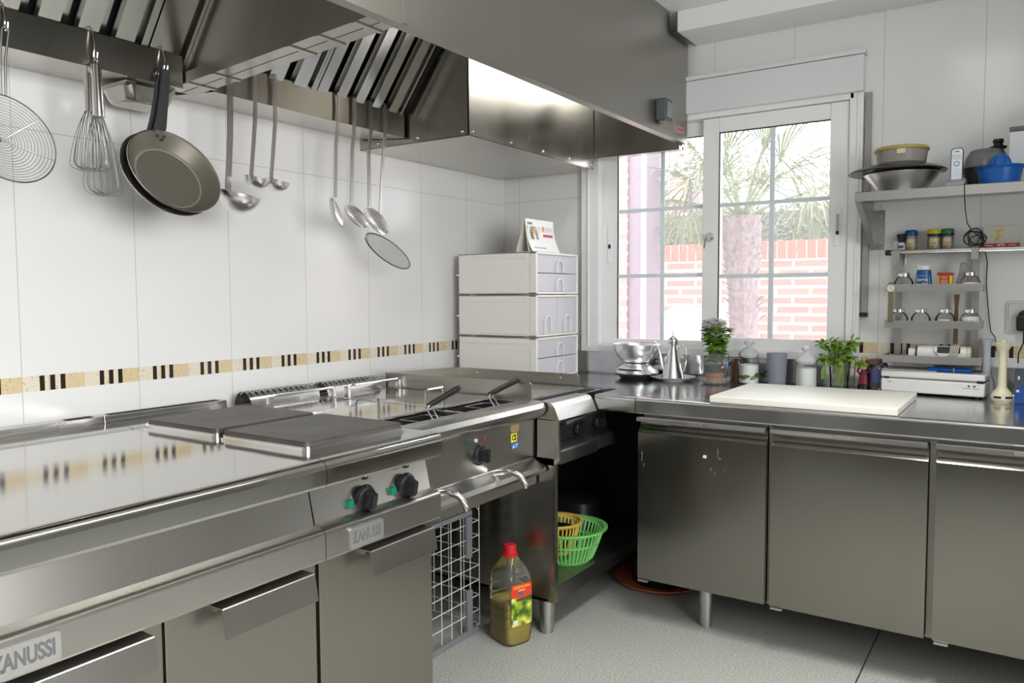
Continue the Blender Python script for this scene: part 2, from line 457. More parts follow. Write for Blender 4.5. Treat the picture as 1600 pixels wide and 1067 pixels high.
# filter panels
FIL = steel('filter_steel', (.66, .65, .63), .14, .3, (2, 2, 2), (40, 2, 2))
def filt(y0, y1):
    n = max(1, round((y1-y0)/.098)); p = (y1-y0)/n
    b = MB()
    def slab(ya, yb, o0, o1, t0=0., t1=.55):
        b.prism([fpt(t0, o0), fpt(t1, o0), fpt(t1, o1), fpt(t0, o1)], 'y', ya, yb)
    for k in range(n):
        a = y0+k*p
        slab(a+.016, a+p-.030, .012, .015, .01, .54)
        slab(a+.016, a+.019, -.010, .012, .01, .54); slab(a+p-.033, a+p-.030, -.010, .012, .01, .54)
        slab(a+p-.040, a+p+.006, -.028, -.025, .01, .54)
        slab(a+p-.040, a+p-.037, -.025, -.006, .01, .54)
    slab(y0, y0+.010, -.03, .016); slab(y1-.010, y1, -.03, .016)
    f = build('baffle_filter', b, FIL, hood)
    b = MB(); b.prism([fpt(0, -.055), fpt(.56, -.055), fpt(.56, -.05), fpt(0, -.05)], 'y', y0, y1); b.prism([fpt(0, -.05), fpt(.02, -.05), fpt(.02, -.01), fpt(0, -.01)], 'y', y0, y1)
    build('filter_backing', b, DARK, f)
for a, c in ((-.29, .11), (.11, .51), (.51, .91), (.91, 1.31), (1.31, 1.448), (1.517, 1.928), (1.930, 2.385)): filt(a, c)
# boxed-in end by the window wall
b = MB()
b.box(XA+.002, -1.80, 2.415, 2.419, 1.849, 2.345); b.box(-1.804, -1.80, 2.415, 3.42, 1.849, 2.345)
b.box(XA+.002, -1.80, 2.415, 3.42, 1.847, 1.851)
build('side_box', b, ST_hoodin, hood)
for p_ in [(x, 2.413, 1.866) for x in (-2.26, -2.23, -2.05, -1.83)]+[(-1.798, y, 1.866) for y in (2.44, 2.70, 2.95, 3.18, 3.39)]:
    b = MB(); b.ball(p_, .006, 6); build('screw', b, ST_bright, hood)
b = MB(); b.box(-2.243, -2.238, 2.411, 2.416, 1.855, 1.99); build('seam_strip', b, ST_bright, hood)
b = MB(); b.tube([(-1.42, 2.98, 2.325), (-1.42, 3.38, 2.325)], .013, 12)
build('tube_lamp', b, mat('lamp_tube', (1, 1, 1), .5, emit=(.96, .97, 1), es=60), hood, label='lit fluorescent tube inside the hood')
b = MB(); b.box(-1.45, -1.39, 2.96, 3.40, 2.337, 2.346, .002); build('lamp_holder', b, WHITE, hood)
l_ = area('hood_lamp', (-1.42, 3.18, 2.305), (0, 0, 0), .03, .4, .8, (.97, .97, 1))
# grey switch box
b = MB(); b.box(HX, HX+.042, 3.085, 3.165, 1.965, 2.055, .006); sw = build('switch_box', b, mat('grey_switch_plastic', (.085, .10, .108), .45), hood, label='grey switch box')
b = MB(); b.prism([(HX+.042, 2.045), (HX+.050, 2.035), (HX+.046, 1.985), (HX+.042, 1.98)], 'y', 3.10, 3.15); build('rocker', b, mat('grey_rocker', (.24, .25, .25), .4), sw)
b = MB(); b.box(HX+.006, HX+.036, 3.10, 3.15, 1.958, 1.966, .003); build('cable_gland', b, mat('grey_rocker', (.5,.5,.5)), sw)
b = MB(); b.box(HX, HX+.0015, 3.285, 3.40, 1.955, 1.988, .0005); pl = build('maker_plate', b, mat('maker_plate_metal', (.55, .52, .5), .4, .6), hood)
RED = mat('red_print', (.55, .05, .05), .5)
b = MB()
b.prism([(y, z) for y, z in ((3.29, 1.986), (3.395, 1.986), (3.395, 1.984), (3.29, 1.984))], 'x', HX+.0015, HX+.002)
b.prism([(y, z) for y, z in ((3.29, 1.959), (3.395, 1.959), (3.395, 1.957), (3.29, 1.957))], 'x', HX+.0015, HX+.002)
b.tube([(HX+.0018, 3.305+.011*math.cos(a), 1.9715+.011*math.sin(a)) for a in [i*PI/8 for i in range(16)]], .0015, 6, True)
for k in range(6): b.box(HX+.0015, HX+.002, 3.325+k*.011, 3.332+k*.011, 1.965, 1.978)
build('plate_print', b, RED, pl)
# small grease cup under the gutter
b = MB(); b.box(-2.36, -2.14, 1.272, 1.300, 1.852, 1.857, .001); b.box(-2.36, -2.14, 1.415, 1.425, 1.852, 1.857, .001)
gv = []; gl_ = ((-.045, .13, .10, .03), (-.040, .145, .115, .035), (-.010, .165, .135, .03), (0., .175, .145, .03))
for zz, ww, dd, rr_ in gl_: gv += [(-2.245+p[1], 1.372+p[0], 1.857+zz) for p in rrect(ww, dd, rr_)]
b.faces(gv, [(i*20+j, i*20+(j+1) % 20, (i+1)*20+(j+1) % 20, (i+1)*20+j) for i in range(3) for j in range(20)]+[tuple(range(20))])
build('grease_cup', b, ST_hoodin, hood)

# ================================================================ cooking line
LOGO_INK = mat('badge_dark_ink', (.16, .16, .16), .5, .3)
BADGE = mat('badge_metal', (.62, .61, .60), .35, .9)
def badge(y0, parent, x=-1.3655, z=.6615):
    b = MB(); b.prism([(y0+.058+p[0], z+p[1]) for p in rrect(.116, .050, .006)], 'x', x, x+.006)
    g = build('brand_badge', b, BADGE, parent)
    text('ZANUSSI', .040, facing((x+.0062, y0+.058, z), (0, 1, 0), (0, 0, 1)), LOGO_INK, g, sx=.62, bold=.0012)
def line_unit(t, y0, y1, doors):
    b = MB()
    b.prism([(-2.30, .835), (-2.30, .872), (-2.16, .872), (-2.15, .868), (-1.385, .868), (-1.370, .865), (-1.361, .857), (-1.358, .846), (-1.359, .812), (-1.364, .804), (-1.42, .804), (-1.42, .835)], 'y', y0, y1)
    w = build('worktop', b, ST_top, t)
    b = MB(); b.prism([(-2.28, .10), (-2.28, .834), (-1.425, .834), (-1.425, .80), (-1.402, .70), (-1.402, .625), (-1.42, .62), (-1.42, .10)], 'y', y0+.001, y1-.001)
    build('carcass', b, ST_front, t)
    b = MB(); b.prism([(-1.4015, .708), (-1.376, .704), (-1.368, .698), (-1.366, .690), (-1.366, .634), (-1.370, .628), (-1.4015, .626)], 'y', y0, y1)
    build('front_rail', b, ST_front, t)
    for a, c in doors:
        b = MB(); b.box(-1.4195, -1.398, a, c, .12, .620, .003); d = build('door', b, ST_rdoor, t)
        b = MB()
        h0, h1 = c-.29, c-.045
        b.prism([(-1.398, .617), (-1.352, .617), (-1.350, .615), (-1.340, .556), (-1.343, .556), (-1.354, .613), (-1.398, .614)], 'y', h0, h1)
        b.box(-1.398, -1.38, h0+.01, h0+.03, .600, .614)
        build('handle', b, ST_front, d)
    for y in (y0+.06, y1-.06):
        for x in (-2.2, -1.5):
            b = MB(); b.cyl((x, y, 0), (x, y, .10), .024, n=20); build('leg', b, ST_mat, t)
nu = thing('neutral_counter', 'plain stainless counter unit with three doors, nearest the camera in the cooking line', 'kitchen counter', (-1.85, .67, 0))
line_unit(nu, .082, 1.261, ((.085, .472), (.477, .866), (.871, 1.258)))
badge(.542, nu)
b = MB(); b.box(-2.345, -2.302, .082, 1.26, .80, .893, .002); b.box(-2.325, -2.30, .082, 1.26, .80, .880, .003)
build('flue_channel', b, ST, nu)
b = MB(); b.box(-2.335, -2.31, 1.16, 1.235, .8932, .8942); build('flue_slot', b, DARK, nu, label='black slot')
rg = thing('electric_range', 'electric range with two square cast iron plates and two black knobs', 'cooking range', (-1.85, 1.47, 0))
line_unit(rg, 1.263, 1.690, ((1.268, 1.686),))
badge(1.335, rg)
b = MB(); b.box(-2.345, -2.302, 1.263, 1.69, .80, .893, .002); b.box(-2.325, -2.30, 1.263, 1.69, .80, .880, .003)
build('flue_channel', b, ST, rg)
b = MB(); b.box(-2.335, -2.31, 1.285, 1.665, .8932, .8942); build('flue_slot', b, DARK, rg, label='black slot')
for x0, x1 in ((-1.80, -1.465), (-2.155, -1.82)):
    b = MB(); cx, cy = (x0+x1)/2, 1.478
    for w, z0, z1, r in ((.342, .868, .874, .02), (.332, .874, .880, .018)):
        b.prism([(cx+p[0], cy+p[1]) for p in rrect(w, w+.03, r)], 'z', z0, z1)
    tr_ = build('trim_ring', b, ST_bright, rg)
    b = MB()
    w = .325
    for sc, z0, z1 in ((1., .880, .892),):
        b.prism([(cx+p[0], cy+p[1]) for p in rrect(w, w+.03, .016)], 'z', z0, z1)
    es = [e for e in b.b.edges if all(v.co.z > .891 for v in e.verts)]
    bmesh.ops.bevel(b.b, geom=es, offset=.003, segments=2, affect='EDGES')
    build('hot_plate', b, IRON, rg, label='dark cast iron plate')
def knob(t, x, y, z, tilt, r=.030, name='knob'):
    M = facing((x, y, z), (0, 1, 0), (-math.sin(tilt), 0, math.cos(tilt)))
    b = MB()
    b.lathe([(0, 0), (r*1.12, 0), (r*1.12, .006), (r*1.0, .014), (r*.92, .016), (0, .016)], (0,0,0), 32)
    pr = [(p[0], p[1]) for p in rrect(r*1.05, r*1.6, r*.3, 3)]
    n0 = len(b.b.verts)
    b.prism(pr, 'z', .012, .042)
    b.b.verts.ensure_lookup_table()
    for v in b.b.verts[n0:]:
        if v.co.z > .03: v.co.x *= .8; v.co.y *= .9
    es = [e for e in b.b.edges if all(v.co.z > .04 for v in e.verts)]
    bmesh.ops.bevel(b.b, geom=es, offset=.004, segments=2, affect='EDGES')
    b.b.transform(M); k = build(name, b, BLACK, t, smooth=40)
    b = MB(); b.box(-.0012, .0012, r*.9, r*1.08, .0055, .0105); b.b.transform(M); build('pointer', b, WHITE, k, label='white mark')
    return k
GREEN = mat('green_indicator', (.0, .18, .09), .4)
for y in (1.431, 1.587):
    knob(rg, -1.410, y, .738, -.21, .030)
    b = MB(); b.box(-1.409, -1.399, y-.008, y+.008, .784, .802, .001); q = build('marker_block', b, BLACK, rg, label='black marker block')
    b = MB(); b.box(-1.3995, -1.398, y-.003, y+.003, .791, .797); build('marker_dot', b, WHITE, q)
    b = MB(); b.box(-1.414, -1.398, y-.062, y-.042, .722, .742, .003); build('indicator_lamp', b, GREEN, rg, label='green indicator lamp')

# deep fryer --------------------------------------------------------
fr = thing('deep_fryer', 'twin-well deep fryer with steel lids beside the square hot plates', 'deep fryer', (-1.9, 2.04, .55))
F0, F1 = 1.694, 2.392
b = MB()
b.box(-2.30, -2.16, F0, F1, .60, .868, .003)
b.box(-2.16, -1.55, F0, 1.712, .60, .862); b.box(-2.16, -1.55, 2.372, F1, .60, .862); b.box(-2.16, -1.55, 2.035, 2.06, .60, .862)
b.box(-2.16, -1.55, F0, F1, .60, .605)
b.prism([(-1.56, .862), (-1.50, .868), (-1.478, .868), (-1.458, .860), (-1.449, .845), (-1.452, .828), (-1.468, .812), (-1.490, .802), (-1.50, .795), (-1.502, .66), (-1.495, .652), (-1.472, .645), (-1.455, .636), (-1.448, .622), (-1.452, .610), (-1.49, .604), (-1.49, .565), (-1.56, .565)], 'y', F0, F1)
build('body', b, ST_front, fr)
b = MB(); b.box(-2.28, -1.56, F0+.01, F1-.01, .565, .60); build('underside', b, ST_dark, fr)
b = MB(); b.box(-2.30, -2.285, F0+.005, F1-.005, .03, .56); build('back_panel', b, DARK, fr, label='black sheet added as shade under the fryer')  # black sheet stands in for the shade below the fryer
for y0, y1, n in ((1.714, 2.036, 1), (2.058, 2.372, 2)):
    b = MB(); b.box(-2.150, -1.655, y0, y1, .862, .872, .003); ld = build('lid', b, ST_top, fr)
    yc = y0+.14
    b = MB(); b.tube([(-1.80, yc-.05, .872), (-1.80, yc-.05, .906), (-1.80, yc-.043, .912), (-1.80, yc+.043, .912), (-1.80, yc+.05, .906), (-1.80, yc+.05, .872)], .0045, 10)
    build('lid_handle', b, ST_bright, ld)
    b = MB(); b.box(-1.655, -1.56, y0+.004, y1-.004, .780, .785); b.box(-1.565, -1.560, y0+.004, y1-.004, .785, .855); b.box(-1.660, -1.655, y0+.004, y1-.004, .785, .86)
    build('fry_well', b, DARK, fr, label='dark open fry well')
FLUE = steel('flue_steel', (.42, .41, .40), .24, .3)
def flue(y0, y1, t):
    # perforated arched flue cover: fingers of metal separated by round holes
    b = MB(); n = 12; pr = []
    r = .045; cx, cz = -2.275, .868
    L = y1-y0; step = L/n
    arc = lambda a: (cx+r*math.cos(a), cz+r*1.1*math.sin(a))
    for k in range(n):                      # ribs across the arch
        a0 = y0+k*step
        for i in range(8):
            t0, t1 = PI*(.22+.56*i/8), PI*(.22+.56*(i+1)/8)
            h0 = .5*step*math.sin(PI*i/8); h1 = .5*step*math.sin(PI*(i+1)/8)
            (x0_, z0_), (x1_, z1_) = arc(t0), arc(t1)
            for sgn in (-1, 1):
                e = a0 if sgn < 0 else a0+step
                w0 = e if sgn < 0 else e
                m0 = a0+step/2+sgn*h0*.62; m1 = a0+step/2+sgn*h1*.62
                b.faces([(x0_, e, z0_), (x0_, m0, z0_), (x1_, m1, z1_), (x1_, e, z1_), (x0_+.001, e, z0_-.0015), (x0_+.001, m0, z0_-.0015), (x1_, m1, z1_-.0015), (x1_, e, z1_-.0015)],
                        [(0,1,2,3), (7,6,5,4), (1,5,6,2), (0,4,5,1), (3,2,6,7)])
    for t0, t1 in ((0, .22), (.78, 1.)):
        for i in range(4):
            u0, u1 = PI*(t0+(t1-t0)*i/4), PI*(t0+(t1-t0)*(i+1)/4)
            (x0_, z0_), (x1_, z1_) = arc(u0), arc(u1)
            b.faces([(x0_, y0, z0_), (x0_, y1, z0_), (x1_, y1, z1_), (x1_, y0, z1_), (x0_+.001, y0, z0_-.001), (x0_+.001, y1, z0_-.001), (x1_+.001, y1, z1_-.001), (x1_+.001, y0, z1_-.001)], [(0,1,2,3), (7,6,5,4), (0,4,5,1), (3,2,6,7)])
    build('flue_cover', b, FLUE, t, smooth=50, label='arched flue cover with round holes')
flue(1.735, 2.045, fr); flue(2.085, 2.38, fr)
for y0, y1 in ((1.745, 2.03), (2.105, 2.39)):
    b = MB()
    for y in (y0, y1): b.box(-2.155, -2.135, y-.008, y+.008, .868, .908, .002)
    b.tube([(-2.145, y0, .907), (-2.140, y0+.012, .912), (-2.135, y0+.03, .910), (-2.135, y1-.02, .912), (-2.145, y1+.006, .910)], .0045, 8)
    build('lid_stop_rail', b, ST_bright, fr)
knob(fr, -1.502, 2.055, .727, 0, .031)
for y, c, nme in ((1.988, (.0, .12, .09), 'green'), (2.037, (.7, .7, .68), 'white'), (2.083, (.30, .07, .03), 'amber')):
    b = MB(); b.cyl((-1.502, y, .777), (-1.496, y, .777), .0065, n=16); build('indicator_lamp', b, mat(nme+'_lamp', c, .3), fr, label='small round %s indicator' % nme)
YEL = mat('yellow_label', (.85, .72, .02), .5); BLU = mat('blue_label', (.03, .13, .38), .5)
b = MB(); b.box(-1.500, -1.4990, 2.243, 2.279, .736, .766); lb = build('warning_sticker', b, YEL, fr, label='yellow CE sticker')
text('CE', .026, facing((-1.4988, 2.261, .751), (0, 1, 0), (0, 0, 1)), BLACK, lb, bold=.0008, sx=.85)
b = MB(); b.box(-1.500, -1.4990, 2.243, 2.290, .712, .735); lb = build('recycling_sticker', b, BLU, fr, label='blue sticker')
b = MB(); b.prism([(2.250, .715), (2.264, .715), (2.257, .729)], 'x', -1.4989, -1.4983); b.box(-1.4989, -1.4983, 2.268, 2.284, .724, .728); b.box(-1.4989, -1.4983, 2.268, 2.280, .717, .720)
build('sticker_print', b, mat('pale_blue_print', (.6, .72, .85), .5), lb)
b = MB(); b.prism([(2.239+.028+p[0], .787+p[1]) for p in rrect(.052, .036, .012)], 'x', -1.500, -1.4992); build('stain', b, mat('ochre_residue', (.33, .27, .12), .6), fr, label='ochre glue mark')
for y in (1.80, 2.125):
    b = MB(); b.tube([(-1.49, y, .655), (-1.44, y+.01, .664), (-1.405, y+.02, .655), (-1.388, y+.028, .632), (-1.384, y+.032, .612)], [.010, .010, .010, .0095, .009], 14)
    build('drain_pipe', b, ST_bright, fr)
for y in (1.73, 2.36):
    b = MB(); b.cyl((-2.25, y, 0), (-2.25, y, .60), .02, n=16); build('leg', b, ST_dark, fr)
# baskets: grips reach out of the wells
def basket(lab, y, tip):
    t = thing('fryer_basket', lab, 'fryer basket', (-1.61, y, .80), group=None)
    b = MB()
    for dx in (-.04, .04):
        for dy in (-.06, 0, .06): b.tube([(-1.608+dx, y+dy, .80), (-1.608+dx, y+dy, .858)], .0016, 6)
    for z in (.80, .83, .858): b.tube([(-1.648, y-.06, z), (-1.568, y-.06, z), (-1.568, y+.06, z), (-1.648, y+.06, z)], .002, 6, True)
    build('wire_basket', b, ST_bright, t)
    b = MB()
    for d in (-.013, .013): b.tube([(-1.568, y+d, .855), (-1.555, y+d, .862), (-1.578, y+d, .890), (-1.590, y+d*.4+.02, .902)], .0028, 8)
    build('handle_wire', b, ST_bright, t)
    b = MB()
    A = Vector((-1.592, y+.012, .899)); B = Vector(tip); d = (B-A).normalized()
    b.tube([A, A+d*.02, A.lerp(B, .5), B-d*.012, B], [.008, .0095, .010, .011, .007], 12)
    build('grip', b, BLACK, t, smooth=50)
    b = MB(); b.cyl(B-d*.004, B+d*.004, .0095, n=12); build('end_cap', b, mat('blue_cap', (.05, .07, .13), .4), t)
basket('black-handled fryer basket in the fryer well beside the hot plates', 1.90, (-1.565, 2.035, .944))
basket('black-handled fryer basket in the fryer well beside the griddle', 2.235, (-1.575, 2.405, .938))

# griddle on open stand ---------------------------------------------
gr = thing('griddle', 'stainless griddle with raised splash guard on an open stand in the corner', 'griddle', (-1.85, 2.65, 0))
b = MB()
b.box(-2.25, -1.49, 2.402, 2.90, .66, .855, .002)
b.prism([(-1.49, .862), (-1.445, .862), (-1.428, .855), (-1.418, .842), (-1.400, .800), (-1.43, .797), (-1.49, .797)], 'y', 2.402, 2.690)
b.prism([(-1.50, .80), (-1.405, .80), (-1.398, .655), (-1.42, .635), (-1.50, .635)], 'y', 2.402, 2.412)
build('body', b, ST_front, gr)
b = MB(); b.box(-2.16, -1.56, 2.435, 2.87, .855, .862, .002); build('cooking_plate', b, steel('griddle_steel', (.45, .44, .41), .2, .34), gr)
b = MB(); b.box(-1.55, -1.50, 2.44, 2.87, .8552, .858, .001); build('grease_channel', b, DARK, gr, label='dark grease channel')
b = MB()
def plate(poly, y): b.prism(poly, 'x' if False else 'y', y, y+.003)
b.prism([(-2.225, .857), (-1.515, .857), (-1.515, .922), (-1.523, .930), (-2.225, .930)], 'y', 2.400, 2.4035)
b.prism([(-2.225, .857), (-1.590, .857), (-1.590, .902), (-1.600, .912), (-2.225, .912)], 'y', 2.895, 2.8985)
b.faces([(-2.225, 2.40, .857), (-2.225, 2.8985, .857), (-2.225, 2.8985, .912), (-2.225, 2.40, .930), (-2.222, 2.40, .857), (-2.222, 2.8985, .857), (-2.222, 2.8985, .912), (-2.222, 2.40, .930)], [(0,1,2,3), (7,6,5,4), (3,2,6,7), (0,3,7,4), (1,5,6,2)])
build('splash_guard', b, steel('splash_guard_steel', (.46, .44, .40), .28, .4), gr)
for x in (-2.12, -1.68):
    b = MB(); b.cyl((x, 2.893, .893), (x, 2.8955, .893), .004, n=12); build('rivet', b, WHITE, gr)
b = MB(); b.prism([(-1.50, .797), (-1.425, .797), (-1.418, .785), (-1.455, .772), (-1.47, .70), (-1.425, .688), (-1.418, .64), (-1.50, .64)], 'y', 2.413, 2.89)
cp = build('control_panel', b, mat('black_enamel_panel', (.03, .03, .032), .25), gr, label='dark recessed control panel')
b = MB(); b.prism([(-1.50, .797), (-1.415, .797), (-1.398, .790), (-1.398, .778), (-1.415, .775)], 'y', 2.45, 2.60); build('lip', b, ST, gr)
b = MB(); b.prism([(-1.46, .70), (-1.41, .694), (-1.398, .685), (-1.396, .642), (-1.42, .637), (-1.46, .64)], 'y', 2.413, 2.69); build('lower_rail', b, ST_dark, gr)
for y in (2.64, 2.80): knob(gr, -1.458, y, .737, 0, .026)
b = MB(); b.box(-2.26, -1.422, 2.402, 2.406, .13, .66); b.box(-1.424, -1.418, 2.402, 2.422, .13, .64)
b.box(-2.26, -1.45, 2.402, 2.42, .13, .14)
sd = build('side_panel', b, ST_dark if False else steel('stand_steel', (.40, .385, .35), .2, .36, (2,2,2), (4, 4, 90)), gr)
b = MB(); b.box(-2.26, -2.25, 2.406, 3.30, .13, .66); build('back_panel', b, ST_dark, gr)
b = MB(); b.box(-2.30, -1.25, 3.415, 3.42, 0, .79); single('corner_shade_sheet', b, DARK, 'black sheet added as shade in the corner behind the griddle stand', 'panel', loc=(-1.8, 3.417, 0))  # near-black sheet added so the corner under the worktop falls into shade
b = MB(); b.box(-2.25, -1.424, 2.406, 3.40, .185, .19); b.box(-1.424, -1.418, 2.422, 3.40, .13, .19); build('shelf', b, ST_dark, gr)
for x, y in ((-1.475, 2.440), (-2.2, 2.44), (-1.475, 3.36), (-2.2, 3.36)):
    b = MB(); b.cyl((x, y, .012), (x, y, .07), .026, n=24); b.cyl((x, y, .07), (x, y, .13), .029, n=24); b.cyl((x, y, 0), (x, y, .012), .022, n=24)
    build('leg', b, ST_mat, gr)

# ================================================================ refrigerated counter
rf = thing('refrigerated_counter', 'stainless three-door refrigerated counter under the window', 'refrigerated counter', (-.5, 3.05, 0))
CX0 = -1.242; CX1 = .30
b = MB(); b.box(CX0+.006, CX1, 2.765, 3.44, .155, .800, .002); build('body', b, ST_dark, rf)
b = MB(); b.prism([(2.705, .800), (2.700, .806), (2.700, .848), (2.704, .857), (2.712, .860), (3.425, .860), (3.440, .868), (3.440, .968), (3.47, .968), (3.47, .80)], 'x', CX0, CX1)
build('worktop', b, ST_counter, rf)
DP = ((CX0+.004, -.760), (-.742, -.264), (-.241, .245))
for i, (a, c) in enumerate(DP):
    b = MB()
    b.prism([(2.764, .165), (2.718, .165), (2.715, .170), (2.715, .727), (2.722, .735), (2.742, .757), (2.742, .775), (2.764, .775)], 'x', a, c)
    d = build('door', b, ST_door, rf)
    b = MB(); b.prism([(2.764, .786), (2.709, .788), (2.704, .784), (2.703, .772), (2.708, .768), (2.716, .769), (2.718, .779), (2.764, .779)], 'x', a-.002, c-.002)
    h = build('handle', b, ST_bright, d)
    b = MB(); xm = a+.225; b.box(xm-.025, xm+.025, 2.7015, 2.7035, .7725, .7825, .0005); build('handle_plate', b, ST_mat, h)
    b = MB(); b.box(a+.005, a+.045, 2.706, 2.74, .158, .165, .001); b.cyl((a+.012, 2.735, .150), (a+.012, 2.735, .165), .006, n=12)
    build('hinge', b, ST_mat, d)
for x0, x1 in ((-.760, -.742), (-.264, -.241)):
    b = MB(); b.box(x0+.002, x1-.002, 2.745, 2.766, .16, .79, .001); build('mullion', b, ST_dark, rf)
for x, y in ((-1.0, 2.81), (.2, 2.81), (-1.0, 3.36), (.2, 3.36)):
    b = MB(); b.cyl((x, y, .0), (x, y, .012), .021, n=24); b.cyl((x, y, .012), (x, y, .085), .0235, n=24); b.cyl((x, y, .085), (x, y, .155), .026, n=24)
    build('leg', b, ST_mat, rf)
b = MB(); b.prism([(-.985, .6585), (-.972, .656), (-.970, .667), (-.982, .669)], 'y', 2.7142, 2.7152)
build('torn_label', b, WHITE, rf, label='torn white scrap of label')
b = MB()
random.seed(3)
for k, (x, z, L, W_) in enumerate(((-.930, .665, .030, .0008), (-.928, .660, .002, .010), (-.955, .612, .014, .0008), (-.940, .600, .010, .0008), (-.905, .618, .009, .0008), (-1.222, .62, .035, .0008), (-1.215, .60, .012, .0008))):
    b = MB(); b.prism([(x, z), (x+W_, z), (x+W_+.001, z+L), (x+.0005, z+L)], 'y', 2.7143, 2.715)
    build('scratch', b, mat('pale_scratch', (.42, .42, .40), .6), rf)
b = MB()
b.prism([(2.705, .800), (2.700, .806), (2.700, .848), (2.704, .857), (2.712, .860), (3.425, .860), (3.440, .868), (3.440, .968), (3.47, .968), (3.47, .80)], 'x', -1.416, CX0-.003)
b.prism([(2.905, .84), (2.905, .860), (3.425, .860), (3.440, .868), (3.440, .968), (3.47, .968), (3.47, .84)], 'x', XA+.005, -1.416)
cw = single('corner_worktop', b, ST_counter, 'stainless corner worktop carrying the drawer units, left of the seam', 'worktop', loc=(-1.9, 3.2, .84))

wt = thing('added_dark_table', 'unseen stainless table added behind the camera to darken door reflections', 'table', (-.1, -.8, 0))  # unseen table, added to give the counter doors something dark to reflect
b = MB(); b.box(-1.0, .9, -1.4, -.42, .84, .88, .003); build('tabletop', b, ST, wt)
b = MB(); b.box(-.97, .87, -1.37, -.45, .16, .19, .003); build('lower_shelf', b, ST_dark, wt)
b = MB(); b.box(-.95, .85, -.46, -.45, .10, .835, .002); build('front_panel', b, ST_dark, wt)
for x in (-.95, .85):
    for y in (-1.35, -.49):
        b = MB(); b.box(x-.02, x+.02, y-.02, y+.02, 0, .84, .002); build('leg', b, ST_dark, wt)
#@@PART3
# ================================================================ drawer units in the corner
DRW = mat('clear_drawer_plastic', (.93, .93, .98), .22, trans=.35, ior=1.25)
DRH = mat('frosted_handle_plastic', (.93, .94, .98), .25, trans=.2, ior=1.3)
def drawer_unit(lab, z0, split):
    z1 = z0+.190; x0, x1, y0, y1 = -2.305, -1.865, 3.0, 3.385
    t = thing('drawer_unit', lab, 'drawer unit', (-2.08, 3.19, z0), group='stacked plastic drawer units')
    b = MB()
    b.box(x0, x1-.012, y0, y0+.006, z0, z1, .002); b.box(x0, x1-.012, y1-.006, y1, z0, z1, .002)
    b.box(x0, x1-.012, y0, y1, z1-.006, z1, .002); b.box(x0, x1-.012, y0, y1, z0, z0+.006, .002); b.box(x0, x0+.006, y0, y1, z0, z1, .002)
    b.box(x0+.02, x1-.045, y0-.004, y0+.001, z1-.030, z1-.016, .0015)
    b.box(x0+.02, x1-.045, y0-.004, y0+.001, z0+.012, z0+.020, .0015)
    b.box(x0+.01, x1-.03, y0-.0015, y0+.001, z0+.094, z0+.097)
    b.box(x0-.010, x0+.01, y0-.003, y0+.004, z0+.088, z0+.096, .001)
    for ya, yb in ((y0-.003, y0+.012), (y1-.012, y1)): b.box(x1-.035, x1, ya, yb, z0, z1, .003)
    for za, zb in ((z0, z0+.010), (z1-.010, z1)): b.box(x1-.035, x1, y0-.003, y1, za, zb, .003)
    for x in (x0+.05, x1-.08):
        for y in (y0+.03, y1-.03): b.box(x, x+.03, y-.01, y+.01, z0-.004 if z0 > .9 else z0, z0+.003)
    build('shell', b, CREAM, t)
    cells = [(y0+.013, y1-.013, z0+.011, z0+.094), (y0+.013, y1-.013, z0+.097, z1-.011)] if split == 'h' else [(y0+.013, (y0+y1)/2-.001, z0+.011, z1-.011), ((y0+y1)/2+.001, y1-.013, z0+.011, z1-.011)]
    for a, c, za, zb in cells:
        b = MB(); b.box(x1-.010, x1-.006, a, c, za, zb, .001)
        b.box(x0+.02, x1-.010, a, a+.002, za, zb-.01); b.box(x0+.02, x1-.010, c-.002, c, za, zb-.01); b.box(x0+.02, x1-.010, a, c, za, za+.002); b.box(x0+.02, x0+.022, a, c, za, zb-.01)
        d = build('drawer', b, DRW, t)
        b = MB(); ym = (a+c)/2+(.02 if split == 'h' else 0); r = .030 if split == 'h' else .028; hz = za+(.030 if split == 'h' else .055)
        pts = [(x1-.002, ym-r, za+.002), (x1-.002, ym-r, hz)]+[(x1-.002, ym-r*math.cos(q), hz+r*math.sin(q)) for q in [PI*i/10 for i in range(1, 10)]]+[(x1-.002, ym+r, hz), (x1-.002, ym+r, za+.002)]
        b.tube(pts, .006, 8)
        build('drawer_handle', b, DRH, d, label='arched frosted handle')
    return t
drawer_unit('cream plastic drawer unit with two wide drawers, bottom of the stack', .861, 'h')
drawer_unit('cream plastic drawer unit with two tall side-by-side drawers, middle of the stack', 1.055, 'v')
drawer_unit('cream plastic drawer unit with two wide drawers, top of the stack', 1.249, 'h')
# desk calendar
ct = thing('desk_calendar', 'standing desk calendar on top of the drawer units', 'calendar', (-1.93, 3.13, 1.440))
CARD = mat('cream_card', (.80, .78, .68), .6); PAPER = mat('white_paper', (.88, .88, .88), .5)
def cal_sheet(y0, y1, off, x_of, z_of, matl, nm, parent, lab=None):
    b = MB(); n = 14
    for i in range(n):
        s0, s1 = i/n, (i+1)/n
        pa = [(x_of(s)+off, y, z_of(s)) for s in (s0, s1) for y in (y0, y1)]
        b.faces([(pa[0][0], y0, pa[0][2]), (pa[1][0], y1, pa[1][2]), (pa[3][0], y1, pa[3][2]), (pa[2][0], y0, pa[2][2]),
                 (pa[0][0]-.0006, y0, pa[0][2]), (pa[1][0]-.0006, y1, pa[1][2]), (pa[3][0]-.0006, y1, pa[3][2]), (pa[2][0]-.0006, y0, pa[2][2])],
                [(0,1,2,3), (7,6,5,4), (0,3,7,4), (1,5,6,2)])
    return build(nm, b, matl, parent, label=lab, smooth=60)
xo = lambda s: -1.925+.038*(s**2.2); zo = lambda s: 1.590-.148*s
